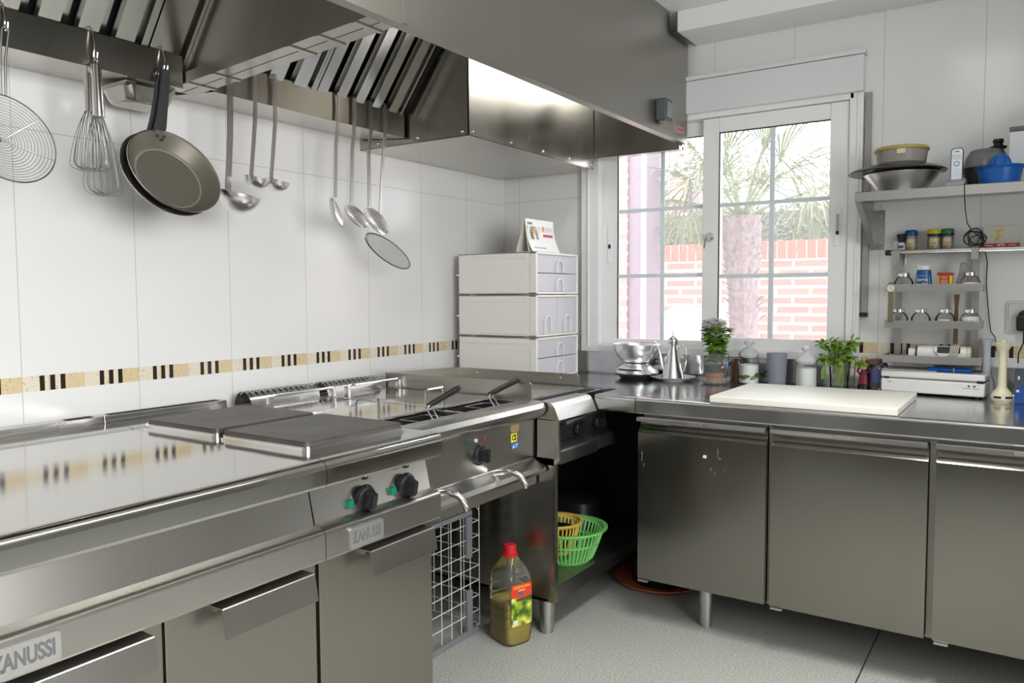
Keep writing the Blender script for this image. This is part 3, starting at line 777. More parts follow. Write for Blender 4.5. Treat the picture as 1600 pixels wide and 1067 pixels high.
b = MB(); b.prism([(-1.928, 1.590), (-1.926, 1.590), (-1.906, 1.442), (-1.908, 1.442)], 'y', 3.0, 3.24); b.prism([(-1.930, 1.590), (-1.928, 1.590), (-1.972, 1.442), (-1.974, 1.442)], 'y', 3.0, 3.24)
b.prism([(-1.974, 1.440), (-1.906, 1.440), (-1.906, 1.442), (-1.974, 1.442)], 'y', 3.0, 3.24)
build('stand', b, CARD, ct)
pg = cal_sheet(3.0, 3.245, .002, xo, zo, PAPER, 'page', ct)
def cal_print(name, y0, y1, s0, s1, m_, lab):
    return cal_sheet(y0, y1, .0036, lambda s: xo(s0+(s1-s0)*s), lambda s: zo(s0+(s1-s0)*s), m_, name, pg, lab)
def photo_m():
    mt, nt, p = nmat('calendar_picture')
    nt.links.new(ramp(nt, nz(nt, 1., 3, ocoord(nt, (6, 60, 12))).outputs[0], [(.3, (.10, .07, .03)), (.45, (.45, .36, .18)), (.55, (.75, .78, .84)), (.8, (.9, .92, .96))]), p.inputs['Base Color'])
    return mt
cal_print('picture', 3.012, 3.11, .22, .62, photo_m(), 'small brown and white printed picture')
cal_print('picture_footer', 3.03, 3.135, .86, .90, mat('grey_blue_ink', (.45, .50, .60), .5), 'grey printed line')
cal_print('red_band', 3.14, 3.225, .44, .52, mat('crimson_ink', (.55, .05, .12), .5), 'crimson printed band')
cal_print('crest', 3.140, 3.156, .20, .36, mat('orange_ink', (.75, .32, .08), .5), 'small orange printed crest')
for k, (a, c) in enumerate(((.22, .235), (.27, .285), (.31, .325))): cal_print('text_line', 3.165, 3.22, a, c, mat('light_grey_ink', (.6, .6, .62), .6), None)
cal_print('heading', 3.015, 3.055, .10, .17, mat('grey_ink', (.25, .25, .26), .6), None)

# ================================================================ hanging utensils
def s_hook(lab, y, z, zb):
    t = MB(); x = -2.106; h = z-zb; r = .010
    pts = [(x-.010, y, z-.018), (x-.010, y, z), (x-.004, y, z+.008), (x+.006, y, z+.006), (x+.010, y, z-.004), (x+.018, y, z-h*.5), (x+.012, y, zb+.014), (x+.012, y, zb+.006), (x+.020, y, zb), (x+.028, y, zb+.006), (x+.030, y, zb+.018)]
    t.tube(pts, .0024, 8)
    return single('hook', t, ST_bright, lab, 'hook', loc=(x, y, z))
s_hook('thin steel hook on the hood gutter holding the whisks', 1.156, 1.950, 1.872)
s_hook('thin steel hook on the hood gutter holding the frying pans', 1.358, 1.950, 1.888)
s_hook('thin steel hook on the hood gutter holding the wire skimmer', .940, 1.950, 1.89)
WIRE = mat('tinned_wire', (.33, .33, .32), .35, 1)
def whisk(lab, x, y, ztop, zh, zb, rmax, dy=0., n=8, ry=1.):
    t = thing('whisk', lab, 'whisk', (x, y, ztop)); b = MB()
    b.cyl((x, y, ztop), (x, y+dy*.3, zh), .0125, .0145, 24)
    build('handle', b, ST_bright, t)
    b = MB(); b.tube([(x-.001, y, ztop-.002), (x-.010, y, ztop+.012), (x, y, ztop+.024), (x+.010, y, ztop+.012), (x+.001, y, ztop-.002)], .002, 6); build('hanging_loop', b, ST_bright, t)
    b = MB(); L = zh-zb
    for k in range(n):
        a = PI*k/n; R = rmax*(1-.10*(k % 3))
        pts = []
        for i in range(25):
            s = i/24*2-1
            u = abs(s)                      # 0 tip .. 1 handle
            rr = R*math.sin(PI*min(1, (1-u)*1.0+.0)**.75)**.9 if False else None
            d = math.sin(PI*(1-u)**.62) if u < 1 else 0
            prof = (.010*u + R*(1-u**2.2)**.85*(1 if u > .22 else (u/.22)**.55))
            zz = zb + L*(1-math.cos(u*PI*.5))**.9 + (k % 3)*.004
            sg = 1 if s > 0 else -1
            pts.append((x+math.cos(a)*prof*sg, y+dy*(1-u)+math.sin(a)*prof*sg*ry, zz))
        b.tube(pts, .0009, 5)
    build('wire_loops', b, WIRE, t, label='tinned wire loops')
    return t
whisk('long balloon whisk with steel handle, front one on the hood hook', -2.075, 1.150, 1.856, 1.722, 1.515, .046, .012)
whisk('shorter round balloon whisk hanging behind the long whisk', -2.125, 1.158, 1.842, 1.742, 1.585, .050, -.004)
# frying pans
PANIN = mat('worn_nonstick', (.17, .155, .125), .42, .35)
PANOUT = mat('dark_pan_outside', (.05, .055, .06), .3, .3)
RIMM = mat('pan_rim_metal', (.75, .74, .72), .25, 1)
def pan(lab, cx, cy, cz, R, tilt, hooktop, full=True, yaw=0.):
    t = thing('frying_pan', lab, 'frying pan', (cx, cy, cz))
    n_ = Vector((math.cos(tilt)*math.cos(yaw), math.cos(tilt)*math.sin(yaw), math.sin(tilt)))
    ey = Vector((0,0,1)) - n_*n_.z; ey.normalize(); ex = ey.cross(n_)
    M = facing((cx, cy, cz), ex, ey); d = .042
    b = MB(); b.lathe([(0, -d), (R*.72, -d), (R*.78, -d+.005), (R*.985, -.002), (R*.97, -.002), (R*.76, -d+.008), (R*.70, -d+.004), (0, -d+.004)], n=64)
    b.b.normal_update()
    for f in b.b.faces:
        c = f.calc_center_median(); r_ = math.hypot(c.x, c.y)
        inner = (c.z > -d+.0035 and r_ < R*.735) or (r_ < R*.965 and c.z > -d+.006 and r_ < R*(.775+.195*(c.z+d-.008)/(d-.010))-.0005)
        f.material_index = 1 if inner else 0
    # clean assignment: last profile segments are inner
    b.b.transform(M)
    bd = build('pan_body', b, [PANOUT, PANIN], t)
    b = MB(); b.lathe([(R*.965, -.003), (R*.985, -.004), (R, -.001), (R*.998, .002), (R*.975, .002)], n=64)
    b.lathe([(R*.965, -.003), (R*.975, .002)], n=64)
    b.b.transform(M); build('rim', b, RIMM, t, label='bare metal rim')
    b = MB(); b.lathe([(R*.685, -d+.0045), (R*.69, -d+.0052), (R*.715, -d+.0062), (R*.72, -d+.0055)], n=64)
    b.b.transform(M); build('worn_ring', b, mat('worn_light_ring', (.36, .33, .27), .45, .5), t)
    # handle: leaves the rim and runs straight up to the hook
    top = Vector(hooktop); base = M @ Vector((0, R*.98, -.010)); k = M @ Vector((0, R*1.12, .012))
    b = MB(); pts = [base, base.lerp(k, .6), k, k.lerp(top, .15)+Vector((.002, 0, 0)), k.lerp(top, .5)+Vector((.004, 0, 0)), k.lerp(top, .85), top+Vector((0, 0, -.012))]
    pts = [Vector(p) for p in pts]
    hw = [.016, .0165, .0155, .0135, .0125, .011, .008]
    P = []
    for i, p in enumerate(pts):
        for sx, sy in ((-.35, -1), (.35, -1), (.5, 0), (.35, 1), (-.35, 1), (-.5, 0)): P.append(p+Vector((sx*.013, sy*hw[i], 0)))
    fs = []
    for i in range(len(pts)-1):
        for j in range(6): fs.append((i*6+j, i*6+(j+1) % 6, (i+1)*6+(j+1) % 6, (i+1)*6+j))
    fs += [(0,1,2,3,4,5), tuple(range((len(pts)-1)*6, len(pts)*6))]
    b.faces(P, fs)
    hd = build('handle', b, mat('grey_handle_coating', (.035, .036, .038), .38, .0), t, smooth=60)
    b = MB(); b.tube([top+Vector((0, .009*math.cos(a), -.004+.012*math.sin(a))) for a in [i*PI/8 for i in range(16)]], .003, 6, True); build('hanging_eye', b, mat('grey_handle_coating', (.1,.1,.1)), hd)
    for dx, dy in ((-.010, -.018), (.010, -.018), (0, -.028)):
        b = MB(); b.ball(M @ Vector((dx, R+dy*1.1+.004, -.006)), .0045, 6); build('rivet', b, PANOUT, t)
pan('large non-stick frying pan with long dark handle, front one on the hood hook', -2.022, 1.337, 1.600, .136, .50, (-2.076, 1.352, 1.900))
pan('second frying pan of the same size nested behind the front one', -2.055, 1.336, 1.594, .138, .50, (-2.096, 1.350, 1.888))
def handle_strip(b, pts, w, th=.0022):
    # flat strip handle, width along y
    P = []
    for p in pts:
        p = Vector(p[:3])
        for sx, sy in ((-1, -1), (1, -1), (1, 1), (-1, 1)): P.append(p+Vector((sx*th, sy*w/2, 0)))
    fs = []
    for i in range(len(pts)-1):
        for j in range(4): fs.append((i*4+j, i*4+(j+1) % 4, (i+1)*4+(j+1) % 4, (i+1)*4+j))
    fs += [(0,1,2,3), tuple(range((len(pts)-1)*4, len(pts)*4))]
    b.faces(P, fs)
UT = mat('utensil_steel', (.78, .77, .76), .3, 1)
UTH = mat('utensil_handle_steel', (.52, .50, .49), .3, 1)
def top_hook(y, zt): return [(-2.122, y, zt-.025), (-2.121, y, zt-.004), (-2.114, y, zt+.004), (-2.102, y, zt+.004), (-2.095, y, zt-.004)]
def ladle(lab, y, zt, zj, yb, R, w):
    t = thing('ladle', lab, 'ladle', (-2.1, y, zt), group=None)
    b = MB(); handle_strip(b, top_hook(y, zt)+[(-2.094, y, zt-.08), (-2.090, y-.006, (zt+zj)/2), (-2.092, yb, zj)], w)
    for k in (0,): b.lathe([(0,0),(.003,0),(.003,.002),(0,.002)], (-2.0905, y-.001, zt-.09), 10, mtx=Matrix.Rotation(PI/2, 4, 'Y'))
    build('handle', b, UTH, t)
    b = MB(); c = (-2.092+R*.92, yb-R*.12, zj-.012)
    pr = [(R*math.sin(PI/2*i/10), -R*.92*math.cos(PI/2*i/10)) for i in range(11)]; pr[0] = (0, -R*.92)
    pr += [(R*1.02, .001), (R*.97, .001)]+[(R*.97*math.sin(PI/2*i/10), -R*.89*math.cos(PI/2*i/10)) for i in range(10, 0, -1)]+[(0, -R*.89)]
    b.lathe(pr, c, 36, mtx=Matrix.Rotation(-.12, 4, 'X') @ Matrix.Rotation(.20, 4, 'Y')); build('bowl', b, UT, t)
    b = MB(); handle_strip(b, [(-2.092, yb, zj+.004), (-2.090, yb+.004, zj-.012), (-2.090+R*.15, yb+R*.2, zj-.03)], w*1.05, .0015); build('neck', b, UTH, t)
ladle('largest steel ladle, hanging beside the frying pans', 1.578, 1.925, 1.572, 1.560, .066, .020)
ladle('small steel ladle, left of the pair on the gutter', 1.673, 1.970, 1.632, 1.649, .039, .013)
ladle('small steel ladle, right of the pair on the gutter', 1.752, 1.970, 1.632, 1.727, .039, .013)
def disc_tool(name, lab, cat, y, zt, zj, yj, cy, cz, a_, b_, bulge, w, perf=True, rot=0., cx=-2.085, lean=0., strain=False):
    t = thing(name, lab, cat, (-2.1, y, zt))
    b = MB(); handle_strip(b, top_hook(y, zt)+[(-2.094, y, zt-.08), (-2.090, (y+yj)/2-.004, (zt+zj)/2), (cx, yj, zj)], w); build('handle', b, UTH, t)
    M = Matrix.Translation((cx, cy, cz)) @ Matrix.Rotation(rot, 4, 'X') @ Matrix.Rotation(lean, 4, 'Y') @ Matrix.Rotation(PI/2, 4, 'Y') @ Matrix.Diagonal((a_, b_, 1, 1))
    if not strain:
        b = MB(); pr = [(i/8, -bulge*(1-(i/8)**2)) for i in range(9)]
        pr2 = [(i/8, -bulge*(1-(i/8)**2)+.0015) for i in range(8, -1, -1)]
        b.lathe(pr+pr2, n=36, mtx=M) if False else None
        b.lathe(pr+pr2, n=36); b.b.transform(M)
        bw = build('bowl', b, UT, t)
        if perf:
            b = MB()
            for i in range(-6, 7):
                for j in range(-6, 7):
                    u, v = (i+.5*(j % 2))/6.8, j/6.8
                    if u*u+v*v < .72:
                        for sgn in (1, -1):
                            zz = -bulge*(1-u*u-v*v)+(.0019 if sgn > 0 else -.0004)
                            c = M @ Vector((u, v, zz)); b.ball(c, .0017, 3)
            build('perforations', b, mat('perforation_grey', (.30, .30, .30), .5), bw)['kind'] = 'stuff'
    else:
        b = MB(); ring = [M @ Vector((math.cos(q), math.sin(q), 0)) for q in [2*PI*i/48 for i in range(48)]]
        b.tube(ring, .0022, 6, True); b.tube([M @ Vector((.96*math.cos(q), .96*math.sin(q), .003)) for q in [2*PI*i/48 for i in range(48)]], .0016, 6, True); build('rim', b, WIRE, t)
        b = MB()
        for k in range(-17, 18):
            u = k/18; h = math.sqrt(1-u*u)
            b.tube([M @ Vector((u, -h, .0)), M @ Vector((u, h, .0))], .00035, 4)
            b.tube([M @ Vector((-h, u, .0)), M @ Vector((h, u, .0))], .00035, 4)
        build('mesh', b, WIRE, t, label='fine woven wire mesh')['kind'] = 'stuff'
    return t
disc_tool('serving_spoon', 'plain serving spoon, leftmost of the four long tools by the side box', 'spoon', 2.035, 1.972, 1.596, 2.003, 2.004, 1.543, .020, .056, .014, .012, perf=False, rot=-1.1)
disc_tool('skimmer', 'perforated skimmer next to the serving spoon', 'skimmer', 2.115, 1.972, 1.582, 2.083, 2.104, 1.537, .029, .066, .014, .014, rot=-.5, lean=.1)
disc_tool('skimmer', 'perforated skimmer overlapping the flat wire strainer', 'skimmer', 2.201, 1.972, 1.578, 2.168, 2.203, 1.527, .033, .073, .014, .014, rot=-.55, cx=-2.078, lean=.1)
disc_tool('wire_strainer', 'flat round wire mesh strainer, rightmost hanging tool', 'strainer', 2.278, 1.978, 1.49, 2.236, 2.285, 1.417, .038, .135, .0, .014, rot=-.42, cx=-2.095, strain=True, lean=.2)
# wire spider skimmer at the left edge
t = thing('wire_skimmer', 'large round wire spider skimmer hanging at the left edge', 'skimmer', (-2.09, .93, 1.9))
b = MB(); b.tube([(-2.09, .938, 1.905), (-2.09, .932, 1.893), (-2.09, .925, 1.82), (-2.09, .924, 1.735)], .003, 8); b.tube([(-2.088, .944, 1.905), (-2.088, .946, 1.89), (-2.088, .936, 1.82), (-2.088, .934, 1.735)], .003, 8); build('handle', b, WIRE, t)
b = MB(); CY, CZ, RR = .934, 1.632, .102
def sp(r, a): return (-2.085-.030*(1-(r/RR)**2), CY+r*math.cos(a)*1.06-(.02*math.sin(a)*r/RR), CZ+r*math.sin(a))
for k in range(1, 17):
    r = RR*k/16; b.tube([sp(r, 2*PI*i/48) for i in range(48)], .0007 if k < 16 else .0020, 5, True)
build('wire_rings', b, WIRE, t)
b = MB()
for a in (.62, -.62+.25, 2.5, -2.5): b.tube([sp(RR*s_, a) for s_ in (.02, .35, .7, 1.)], .0018, 6)
build('wire_braces', b, WIRE, t)

# ================================================================ things under the fryer and griddle
wc = thing('wire_crate', 'white wire crate standing on its side under the fryer', 'wire crate', (-1.72, 2.2, 0))
CW = mat('white_coated_wire', (.62, .61, .56), .4); GP = mat('grey_crate_edge', (.20, .21, .22), .5)
b = MB()
X0, X1, Y0, Y1, Z0, Z1 = -1.99, -1.70, 1.82, 2.325, .02, .47
for k in range(10):
    y = Y0+(Y1-Y0)*k/9; b.tube([(X1, y, Z0), (X1, y, Z1), (X0, y, Z1)], .0020, 6)
for k in range(9):
    z = Z0+(Z1-Z0)*k/8; b.tube([(X1, Y0, z), (X1, Y1, z), (X0, Y1, z)], .0020, 6)
for k in range(5):
    x = X1+(X0-X1)*k/4; b.tube([(x, Y1, Z0), (x, Y1, Z1-.02), (x, Y1-.02, Z1), (x, Y0, Z1)], .0020, 6)
build('wire_grid', b, CW, wc)
for a_ in ((Y0, Y1-.02, 0, .022), (Y1-.085, Y1-.055, .022, .17), (Y1-.085, Y1-.055, .29, .446), (Y0, Y1-.055, .448, .466)):
    b = MB(); b.box(X1-.004, X1+.011, *a_, .003); build('edge_trim', b, GP, wc, label='grey plastic edge strip')
# oil bottle
bt = thing('oil_bottle', 'large clear plastic bottle half full of yellow oil with red cap', 'oil bottle', (-1.555, 2.315, 0), rotz=-.35)
def mk_clear(name, col, rough=.04, f=.9, ior=1.4):
    mt = bpy.data.materials.new(name); mt.use_nodes = True; nt = mt.node_tree; nt.nodes.clear()
    o = nt.nodes.new('ShaderNodeOutputMaterial'); tr = nt.nodes.new('ShaderNodeBsdfTransparent'); tr.inputs[0].default_value = (*col, 1)
    gl = nt.nodes.new('ShaderNodeBsdfGlossy'); gl.inputs['Roughness'].default_value = rough
    fr = nt.nodes.new('ShaderNodeFresnel'); fr.inputs[0].default_value = ior
    df = nt.nodes.new('ShaderNodeBsdfDiffuse'); df.inputs[0].default_value = (.8, .8, .82, 1)
    m0 = nt.nodes.new('ShaderNodeMixShader'); m0.inputs[0].default_value = 1-f
    m2 = nt.nodes.new('ShaderNodeMixShader')
    nt.links.new(tr.outputs[0], m0.inputs[1]); nt.links.new(df.outputs[0], m0.inputs[2])
    nt.links.new(fr.outputs[0], m2.inputs[0]); nt.links.new(m0.outputs[0], m2.inputs[1]); nt.links.new(gl.outputs[0], m2.inputs[2])
    nt.links.new(m2.outputs[0], o.inputs[0]); return mt
CLEAR = mk_clear('clear_thin_plastic', (.93, .95, .93), .06, .95)
GLS = mk_clear('thin_clear_glass', (.97, .985, .985), .03, .985, 1.22)
def rr_stack(levels, n=5):
    # stack of rounded rectangles: (z, w, d, r)
    b = MB(); vs = []; k = None
    for z, w, d, r in levels:
        p = rrect(w, d, r, n); k = len(p); vs += [(q[0], q[1], z) for q in p]
    fs = []
    for i in range(len(levels)-1):
        for j in range(k): fs.append((i*k+j, i*k+(j+1) % k, (i+1)*k+(j+1) % k, (i+1)*k+j))
    fs += [tuple(range(k))[::-1], tuple(range((len(levels)-1)*k, len(levels)*k))]
    b.faces(vs, fs); return b
w, d = .135, .118
lv = [(0, w*.86, d*.84, .03), (.012, w*.97, d*.97, .03), (.05, w, d, .028)]
for i in range(5):
    z = .06+i*.033; lv += [(z, w, d, .028), (z+.005, w*.965, d*.965, .028), (z+.010, w*.965, d*.965, .028), (z+.015, w, d, .028)]
lv += [(.235, w, d, .028), (.265, w*.86, d*.86, .03), (.30, w*.5, d*.5, .026), (.312, .046, .046, .0225)]
b = rr_stack(lv); build('bottle_body', b, CLEAR, bt, world=False)
lo = [(z, ww-.004, dd-.004, r-.001) for z, ww, dd, r in lv if z < .15]; lo[0] = (.003, w*.84, d*.82, .028); lo.append((.15, lo[-1][1], lo[-1][2], .027))
OIL = mat('yellow_cooking_oil', (.62, .47, .04), .08, trans=.35, ior=1.33)
b = rr_stack(lo); build('oil', b, OIL, bt, world=False, label='yellow cooking oil')
b = MB(); b.lathe([(0, .350), (.020, .350), (.0225, .346), (.0225, .320), (.028, .318), (.028, .309), (0, .309)], n=24)
b.box(-.05, -.02, -.008, .008, .312, .317, .002)
build('cap', b, mat('red_cap_plastic', (.55, .015, .02), .35), bt, world=False, label='red screw cap')
def olive_label():
    mt, nt, p = nmat('oil_label_print')
    g = nt.nodes.new('ShaderNodeTexCoord'); s = nt.nodes.new('ShaderNodeSeparateXYZ'); nt.links.new(g.outputs['Object'], s.inputs[0])
    green = ramp(nt, nz(nt, 26, 3, g.outputs['Object']).outputs[0], [(.38, (.04, .12, .01)), (.5, (.30, .42, .03)), (.6, (.75, .72, .10)), (.72, (.80, .84, .6))])
    red = mixc(nt, mathn(nt, 'GREATER_THAN', s.outputs[2], .178), green, (.72, .05, .02))
    nt.links.new(red, p.inputs['Base Color']); p.inputs['Roughness'].default_value = .4; return mt
b = MB(); b.prism([(p[0]+.0, p[1]+.150) for p in rrect(.090, .150, .008)], 'x', w/2+.0008, w/2+.0018)
lb = build('oil_label', b, olive_label(), bt, world=False, label='red and green printed label')
for s_, z, sz, m_ in (('ACEITE DE OLIVA', .214, .0125, YEL), ('REFINADO', .202, .008, WHITE)):
    o_ = text(s_, sz, facing((w/2+.0022, 0, z), (0, 1, 0), (0, 0, 1)), m_, None, sx=.75); o_.parent = lb
b = MB(); b.prism([(-.012, .183), (.010, .190), (-.012, .199)], 'x', w/2+.0019, w/2+.0023); o_ = build('label_mark', b, BLU, lb, world=False)
b = MB(); b.prism([(-.024, .163), (.03, .166), (.034, .176), (-.02, .174)], 'x', w/2+.0019, w/2+.0023); build('label_plaque', b, mat('brown_ink', (.16, .06, .02), .5), lb, world=False)
b = MB(); b.box(w/2+.0019, w/2+.0023, -.038, -.018, .08, .098); build('barcode', b, mat('pale_print', (.75, .75, .7), .5), lb, world=False)
# colanders on the stand shelf
def colander(name, lab, c, R, rb, H_, col, n, z_split):
    t = thing(name, lab, 'colander', c); x, y, z = c; b = MB()
    m_ = mat(lab[:12].strip().replace(' ', '_')+'_plastic', col, .35)
    prof = lambda s: rb+(R-rb)*s**.8
    b.lathe([(0, 0), (rb, 0), (prof(.12), H_*.12), (prof(.12)-.002, H_*.12), (rb-.003, .003), (0, .003)], c, 64)
    b.lathe([(prof(.88), H_*.88), (prof(1.), H_), (R+.014, H_+.001), (R+.014, H_-.004), (R+.002, H_-.006), (prof(.88)-.002, H_*.88)], c, 64)
    b.lathe([(prof(.53), H_*.53), (prof(.60), H_*.60), (prof(.60)-.003, H_*.60), (prof(.53)-.003, H_*.53)], c, 64)
    for k in range(n):
        a = 2*PI*k/n; ca, sa = math.cos(a), math.sin(a)
        for s0, s1 in ((.10, .54), (.59, .90)):
            b.tube([(x+prof(s_)*ca-.001*ca, y+prof(s_)*sa-.001*sa, z+H_*s_) for s_ in (s0, (s0+s1)/2, s1)], .0044, 4)
    build('basket', b, m_, t, smooth=50)
    return t
colander('colander', 'green plastic colander on the lower shelf of the griddle stand', (-1.54, 2.70, .191), .150, .095, .135, (.20, .62, .16), 46, 0)
colander('colander', 'yellow plastic colander nested inside the green one', (-1.575, 2.672, .225), .098, .07, .125, (.72, .50, .10), 34, 0)
b = MB(); c = (-1.575, 2.672, .262); b.lathe([(0, 0), (.062, 0), (.078, .02), (.086, .052), (.084, .052), (.076, .022), (.06, .003), (0, .003)], c, 40)
single('pan', b, mat('dark_seasoned_iron', (.03, .027, .025), .25, .6), 'small dark metal pan inside the yellow colander', 'pan', loc=c)
b = MB(); b.lathe([(0, 0), (.10, 0), (.105, .006), (.105, .12), (.108, .124), (.103, .124), (.10, .008), (0, .008)], (-1.72, 3.14, .191), 48); b.lathe([(.108, .124), (.112, .13), (.10, .140), (.02, .148), (0, .148)], (-1.72, 3.14, .191), 48)
b.box(-1.83-.04, -1.82, 3.12, 3.16, .285, .295, .003); b.box(-1.62, -1.57, 3.12, 3.16, .285, .295, .003)
single('stock_pot', b, mat('blackened_steel', (.10, .10, .095), .3, .8), 'dull steel lidded pot at the back of the stand shelf', 'pot', loc=(-1.72, 3.14, .191))
b = MB(); b.lathe([(0, 0), (.16, 0), (.185, .012), (.197, .020), (.195, .024), (.18, .016), (.158, .005), (0, .005)], (-1.33, 3.15, .0), 48)
single('terracotta_saucer', b, mat('terracotta', (.42, .10, .05), .6), 'red terracotta saucer on the floor in the dark corner', 'saucer', loc=(-1.33, 3.15, 0))
b = MB(); b.lathe([(0, 0), (.115, 0), (.12, .01), (.12, .10), (.118, .10), (.113, .01), (0, .01)], (-1.33, 3.15, .0065), 32)
single('pot', b, mat('black_pot', (.02, .02, .02), .3, .4), 'low dark pot standing on the terracotta saucer', 'pot', loc=(-1.33, 3.15, .0065))
gp = thing('gas_pipe', 'dark vertical pipe with two chrome couplings behind the stand', 'pipe', (-1.32, 3.41, 0))
b = MB(); b.cyl((-1.32, 3.395, 0), (-1.32, 3.395, .79), .012, n=16); build('pipe', b, ST_dark, gp)
for z in (.34, .41): 
    b = MB(); b.cyl((-1.32, 3.39, z), (-1.32, 3.39, z+.016), .022, n=6); b.cyl((-1.35, 3.39, z+.008), (-1.29, 3.39, z+.008), .007, n=10); build('coupling', b, ST_bright, gp)
#@@PART4
# ================================================================ on the worktop under the window
def leaf(b, p, d, n_, L, Wd, curl=.15, mi=0):
    # pointed leaf: base p, direction d, normal n_
    d = Vector(d).normalized(); n_ = Vector(n_); s = d.cross(n_)
    if s.length < 1e-4: s = d.orthogonal()
    s.normalize(); n_ = s.cross(d).normalized(); p = Vector(p)
    prof = ((0, .06), (.2, .62), (.45, 1.), (.7, .8), (.9, .35), (1., .02)); vs = []
    for t_, w_ in prof:
        c = p+d*L*t_+n_*(-curl*L*t_*t_)
        vs += [c-s*Wd*w_/2+n_*Wd*.12*w_, c, c+s*Wd*w_/2+n_*Wd*.12*w_]
    fs = []
    for i in range(len(prof)-1):
        a = i*3; fs += [(a, a+1, a+4, a+3), (a+1, a+2, a+5, a+4)]
    b.faces(vs, fs, mi)
def leafmat(name, c1, c2, rough=.4):
    mt, nt, p = nmat(name)
    if nt is None: return mt
    nt.links.new(ramp(nt, nz(nt, 40, 2, ocoord(nt)).outputs[0], [(.3, c1), (.7, c2)]), p.inputs['Base Color'])
    p.inputs['Roughness'].default_value = rough
    p.inputs['Subsurface Weight'].default_value = .15; p.inputs['Subsurface Radius'].default_value = (.01, .02, .005)
    return mt
# scale with bowl
c = (-1.525, 3.325, .860)
t = thing('kitchen_scale', 'round steel kitchen scale under the steel bowl', 'kitchen scale', c)
b = MB(); b.lathe([(0, 0), (.072, 0), (.085, .012), (.098, .020), (.100, .026), (0, .026)], c, 48); build('foot', b, mat('scale_black_foot', (.03, .03, .035), .35), t, label='black foot')
b = MB(); b.lathe([(.100, .026), (.101, .031), (.092, .042), (.074, .056), (.060, .064), (.058, .070), (0, .070)], c, 48); build('body', b, steel('bowl_steel', (1,1,1)), t)
b = MB(); b.lathe([(.0925, .0418), (.0932, .0412), (.086, .0475), (.0855, .047)], c, 24, a0=-2.3, a1=-.9); build('display', b, BLACK, t, label='dark display strip')
b = MB(); z = .071
pr = [(0, z), (.052, z), (.070, z+.010), (.092, z+.034), (.103, z+.062), (.106, z+.084), (.110, z+.086), (.108, z+.088), (.104, z+.086), (.101, z+.062), (.090, z+.036), (.068, z+.013), (0, z+.003)]
b.lathe(pr, c, 56); single('mixing_bowl', b, ST_front if False else steel('bowl_steel', (.60, .59, .57), .26, .34), 'brushed steel bowl sitting on the kitchen scale', 'bowl', loc=(c[0], c[1], c[2]+z))
# saucer + oil cruet
c = (-1.345, 3.32, .860)
b = MB(); b.lathe([(0, 0), (.045, 0), (.048, .004), (.075, .009), (.098, .017), (.100, .019), (.097, .0195), (.073, .012), (.045, .007), (0, .007)], c, 48)
single('saucer', b, mat('white_porcelain', (.80, .80, .80), .15), 'white saucer carrying the steel oil cruet', 'saucer', loc=c)
c = (c[0], c[1], .8675)
t = thing('oil_cruet', 'conical steel oil cruet with long curved spout', 'oil cruet', c)
b = MB(); b.lathe([(0, 0), (.050, 0), (.052, .003), (.050, .008), (.033, .080), (.018, .142), (.016, .148), (0, .148)], c, 48); build('body', b, ST_bright, t)
b = MB(); b.lathe([(.0155, .148), (.016, .152), (.021, .158), (.0235, .168), (.022, .178), (.014, .187), (.005, .191), (.0035, .198), (.005, .204), (.003, .211), (0, .212)], c, 32); build('lid', b, ST_bright, t)
b = MB(); b.tube([(c[0]-.040, c[1], c[2]+.035), (c[0]-.052, c[1], c[2]+.050), (c[0]-.058, c[1], c[2]+.085), (c[0]-.066, c[1], c[2]+.125), (c[0]-.080, c[1], c[2]+.155), (c[0]-.092, c[1], c[2]+.170)], [.009, .008, .006, .0048, .0038, .003], 10); build('spout', b, ST_bright, t)
b = MB(); b.tube([(c[0]+.020, c[1], c[2]+.135), (c[0]+.035, c[1], c[2]+.146), (c[0]+.052, c[1], c[2]+.146), (c[0]+.062, c[1], c[2]+.130), (c[0]+.062, c[1], c[2]+.090), (c[0]+.054, c[1], c[2]+.050), (c[0]+.044, c[1], c[2]+.035)], .004, 10); build('handle', b, ST_bright, t)
# crystal dish and flower pot
PX, PY = -1.140, 3.285
c = (PX, PY, .860)
b = MB(); n = 48; pr = ((.048, 0), (.058, .010), (.068, .030), (.066, .030), (.056, .012), (.046, .004)); vs = []; 
for r, z in pr:
    for k in range(n): 
        a = 2*PI*k/n; rr_ = r*(1+(.035 if k % 4 < 2 else -.035)*(z > .005)); vs.append((PX+rr_*math.cos(a), PY+rr_*math.sin(a), .860+z+(.003 if (k % 8 < 4 and z > .02) else 0)))
fs = [(i*n+k, i*n+(k+1) % n, (i+1)*n+(k+1) % n, (i+1)*n+k) for i in range(len(pr)-1) for k in range(n)]+[tuple(range(n))[::-1], tuple(range(5*n, 6*n))]
b.faces(vs, fs); single('crystal_dish', b, mat('cut_crystal', (.92, .94, .96), .05, trans=.85, ior=1.4), 'small cut-glass dish under the flower pot', 'dish', loc=c)
c = (PX, PY, .8645)
t = thing('potted_plant', 'white-flowering plant in a small plastic pot wrapped in clear film', 'potted plant', c)
b = MB(); b.lathe([(0, 0), (.034, 0), (.041, .048), (0, .048)], c, 32); build('pot', b, mat('terracotta_pot', (.42, .20, .09), .6), t, label='brown lower part of the pot')
b = MB(); b.lathe([(.0415, .046), (.044, .048), (.048, .075), (.047, .078), (.044, .076), (0, .070)], c, 32); build('pot_sleeve', b, mat('black_pot_rim', (.05, .05, .055), .6), t, label='dark upper rim of the pot')
random.seed(11); b = MB()
LG = leafmat('fresh_green_leaf', (.10, .24, .02), (.24, .42, .05))
